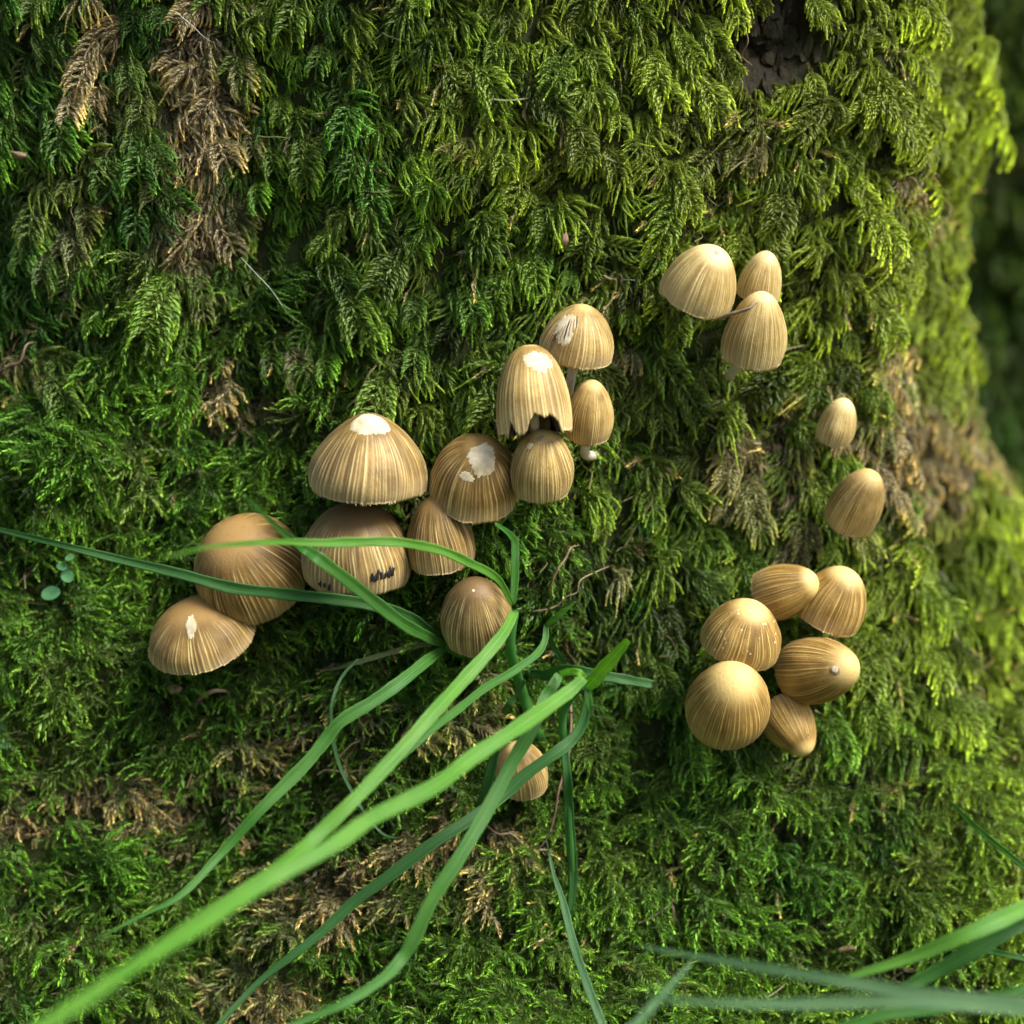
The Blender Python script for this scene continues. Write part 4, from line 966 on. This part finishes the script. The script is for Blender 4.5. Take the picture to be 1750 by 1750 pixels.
seedling('tallest seedling with four round leaves under the long dark blade', [(87, 1014, 16, 0), (115, 984, 13, 60), (106, 968, 9, 20), (119, 953, 8, 0)], .010)
seedling('pair of tiny round leaves in left moss, far from any cap', [(68, 766, 6, 70), (77, 774, 6, 0)])
seedling('pair of tiny oval leaves above the cap crossed by grass', [(303, 772, 9, -20), (317, 768, 6, 60)])
seedling('two specks of round leaf just above the grass crossed cap', [(388, 863, 5, 0), (398, 866, 6, 0)])
seedling('two round leaves at the far left border of the moss', [(0, 1243, 10, 0), (11, 1271, 12, 0)], .010)
seedling('pair of pale leaves in the brown moss on the right flank', [(1587, 841, 7, 40), (1599, 838, 6, 90)])
seedling('pair of round leaves low in the moss above the pale blurred blade', [(1134, 1595, 7, 30), (1149, 1602, 7, 0)])
seedling('single round leaf beneath the reddish rootlet', [(915, 1480, 8, 0)])
def rootlet(name, label, way, r, mat, cat, grp=None):
    P_ = [at(*q) for q in way]; b = P_[0]; o = tube(name, [p - b for p in P_], [r * .7, r * .7, r * .6, r * .4], mat, None, 6, 60); o.location = b; tag(o, label, cat, grp)
gp_ = 'dry rootlets lying on the moss'
rootlet('rootlet', 'tan curved rootlet hooking over the dark moss right of the upright grass leaf', [(934,1036,.004), (940,1005,.008), (952,975,.009), (966,955,.009), (976,936,.009), (990,932,.003)], .00045, M_TWIG, 'rootlet', gp_)
rootlet('rootlet', 'thin wavy rootlet running right from the grass node', [(890,1046,.006), (920,1044,.010), (950,1036,.010), (968,1020,.010), (986,1012,.010), (994,990,.009), (1040,968,.003)], .00035, M_TWIG, 'rootlet', gp_)
rootlet('rootlet', 'reddish rootlet dropping past the half hidden cap', [(974,1180,.006), (976,1240,.012), (970,1300,.012), (955,1350,.012), (946,1400,.010), (930,1440,.008), (890,1475,.004)], .0005, M_RED, 'rootlet', gp_)
rootlet('rootlet', 'pale forked rootlet lying in brown moss below the half hidden cap', [(828,1408,.006), (850,1425,.010), (873,1425,.010), (890,1440,.010), (905,1462,.004)], .00045, M_TWIG, 'rootlet', gp_)
rootlet('rootlet', 'curled brown rootlet under the white flecked cap', [(330,1205,.005), (350,1188,.009), (372,1180,.010), (402,1184,.007)], .0009, M_TWIG, 'rootlet', gp_)
rootlet('rootlet', 'tangled dry rootlet at the left border beside green moss', [(-10,640,.004), (18,625,.009), (34,618,.010), (45,590,.010), (60,585,.005)], .0005, M_TWIG, 'rootlet', gp_)
rootlet('rootlet', 'dangling dry rootlet across the bare bark hollow', [(1275,-10,.006), (1270,30,.010), (1278,70,.010), (1268,95,.008), (1285,112,.004)], .0003, M_TWIG, 'rootlet', gp_)
rootlet('hair', 'straight pale hair caught in the moss of the upper left', [(412,440,.010), (440,470,.012), (465,497,.012), (487,530,.010)], .00008, M_SILK, 'hair', 'pale hairs caught in the moss')
rootlet('hair', 'wavy pale hair beside the dry brown moss strip', [(300,20,.010), (330,45,.012), (345,60,.012), (362,72,.010)], .00007, M_SILK, 'hair', 'pale hairs caught in the moss')
# scrap of moss and twig on the cream cap
C13 = CAPS[13]; sb = PB(); gg = np.random.default_rng(5)
sp_ = [CAM + rayd(x, y) * ((C13['c'] - CAM) @ fw - o_) for x, y, o_ in ((1228, 545, .008), (1245, 538, .011), (1265, 532, .0125), (1282, 526, .0135), (1294, 517, .013))]
tw_ = tube('twig', [p - sp_[0] for p in sp_], [.0004, .0005, .0004, .0002], M_TWIG, None, 7, 24); tw_.location = sp_[0]
tag(tw_, 'curled scrap of dry twig caught on the cream bell cap', 'twig')
# small dead leaf scraps
def scrap(label, px, py, rx, ry, rot, mat, off=.010):
    c = at(px, py, off); n = 14; t1 = rt * math.cos(R_(rot)) - up * math.sin(R_(rot)); t2 = np.cross(-fw, t1); V_ = [np.zeros(3)]; g = np.random.default_rng(int(px))
    for k in range(n):
        a = 2 * math.pi * k / n; j = 1 + g.normal(0, .12); V_.append((t1 * rx * math.cos(a) * j + t2 * ry * math.sin(a) * j) * PXM * .5 - fw * .0008 * math.cos(2 * a))
    V_ += [v + fw * .0003 for v in V_]; m = n + 1
    F_ = [(0, 1 + k, 1 + (k + 1) % n) for k in range(n)] + [(m, m + 1 + (k + 1) % n, m + 1 + k) for k in range(n)] + [(1 + k, m + 1 + k, m + 1 + (k + 1) % n, 1 + (k + 1) % n) for k in range(n)]
    o = link_mesh('leaf_scrap', V_, F_, mat); o.location = c; tag(o, label, 'dead leaf', 'scraps of dead leaf in the moss')
scrap('reddish leaf scrap in dark moss near the upper left border', 32, 264, 13, 6, 15, M_LEAFDRY)
scrap('brown leaf scrap in the moss above the torn cap', 966, 410, 5, 13, 5, M_LEAFDRY)
scrap('narrow tan leaf scrap lying level above the blurred grass', 1448, 1622, 17, 5, -10, M_LEAFDRY)
scrap('round brown scrap under the white flecked cap', 298, 1178, 12, 9, 10, M_LEAFDRY)
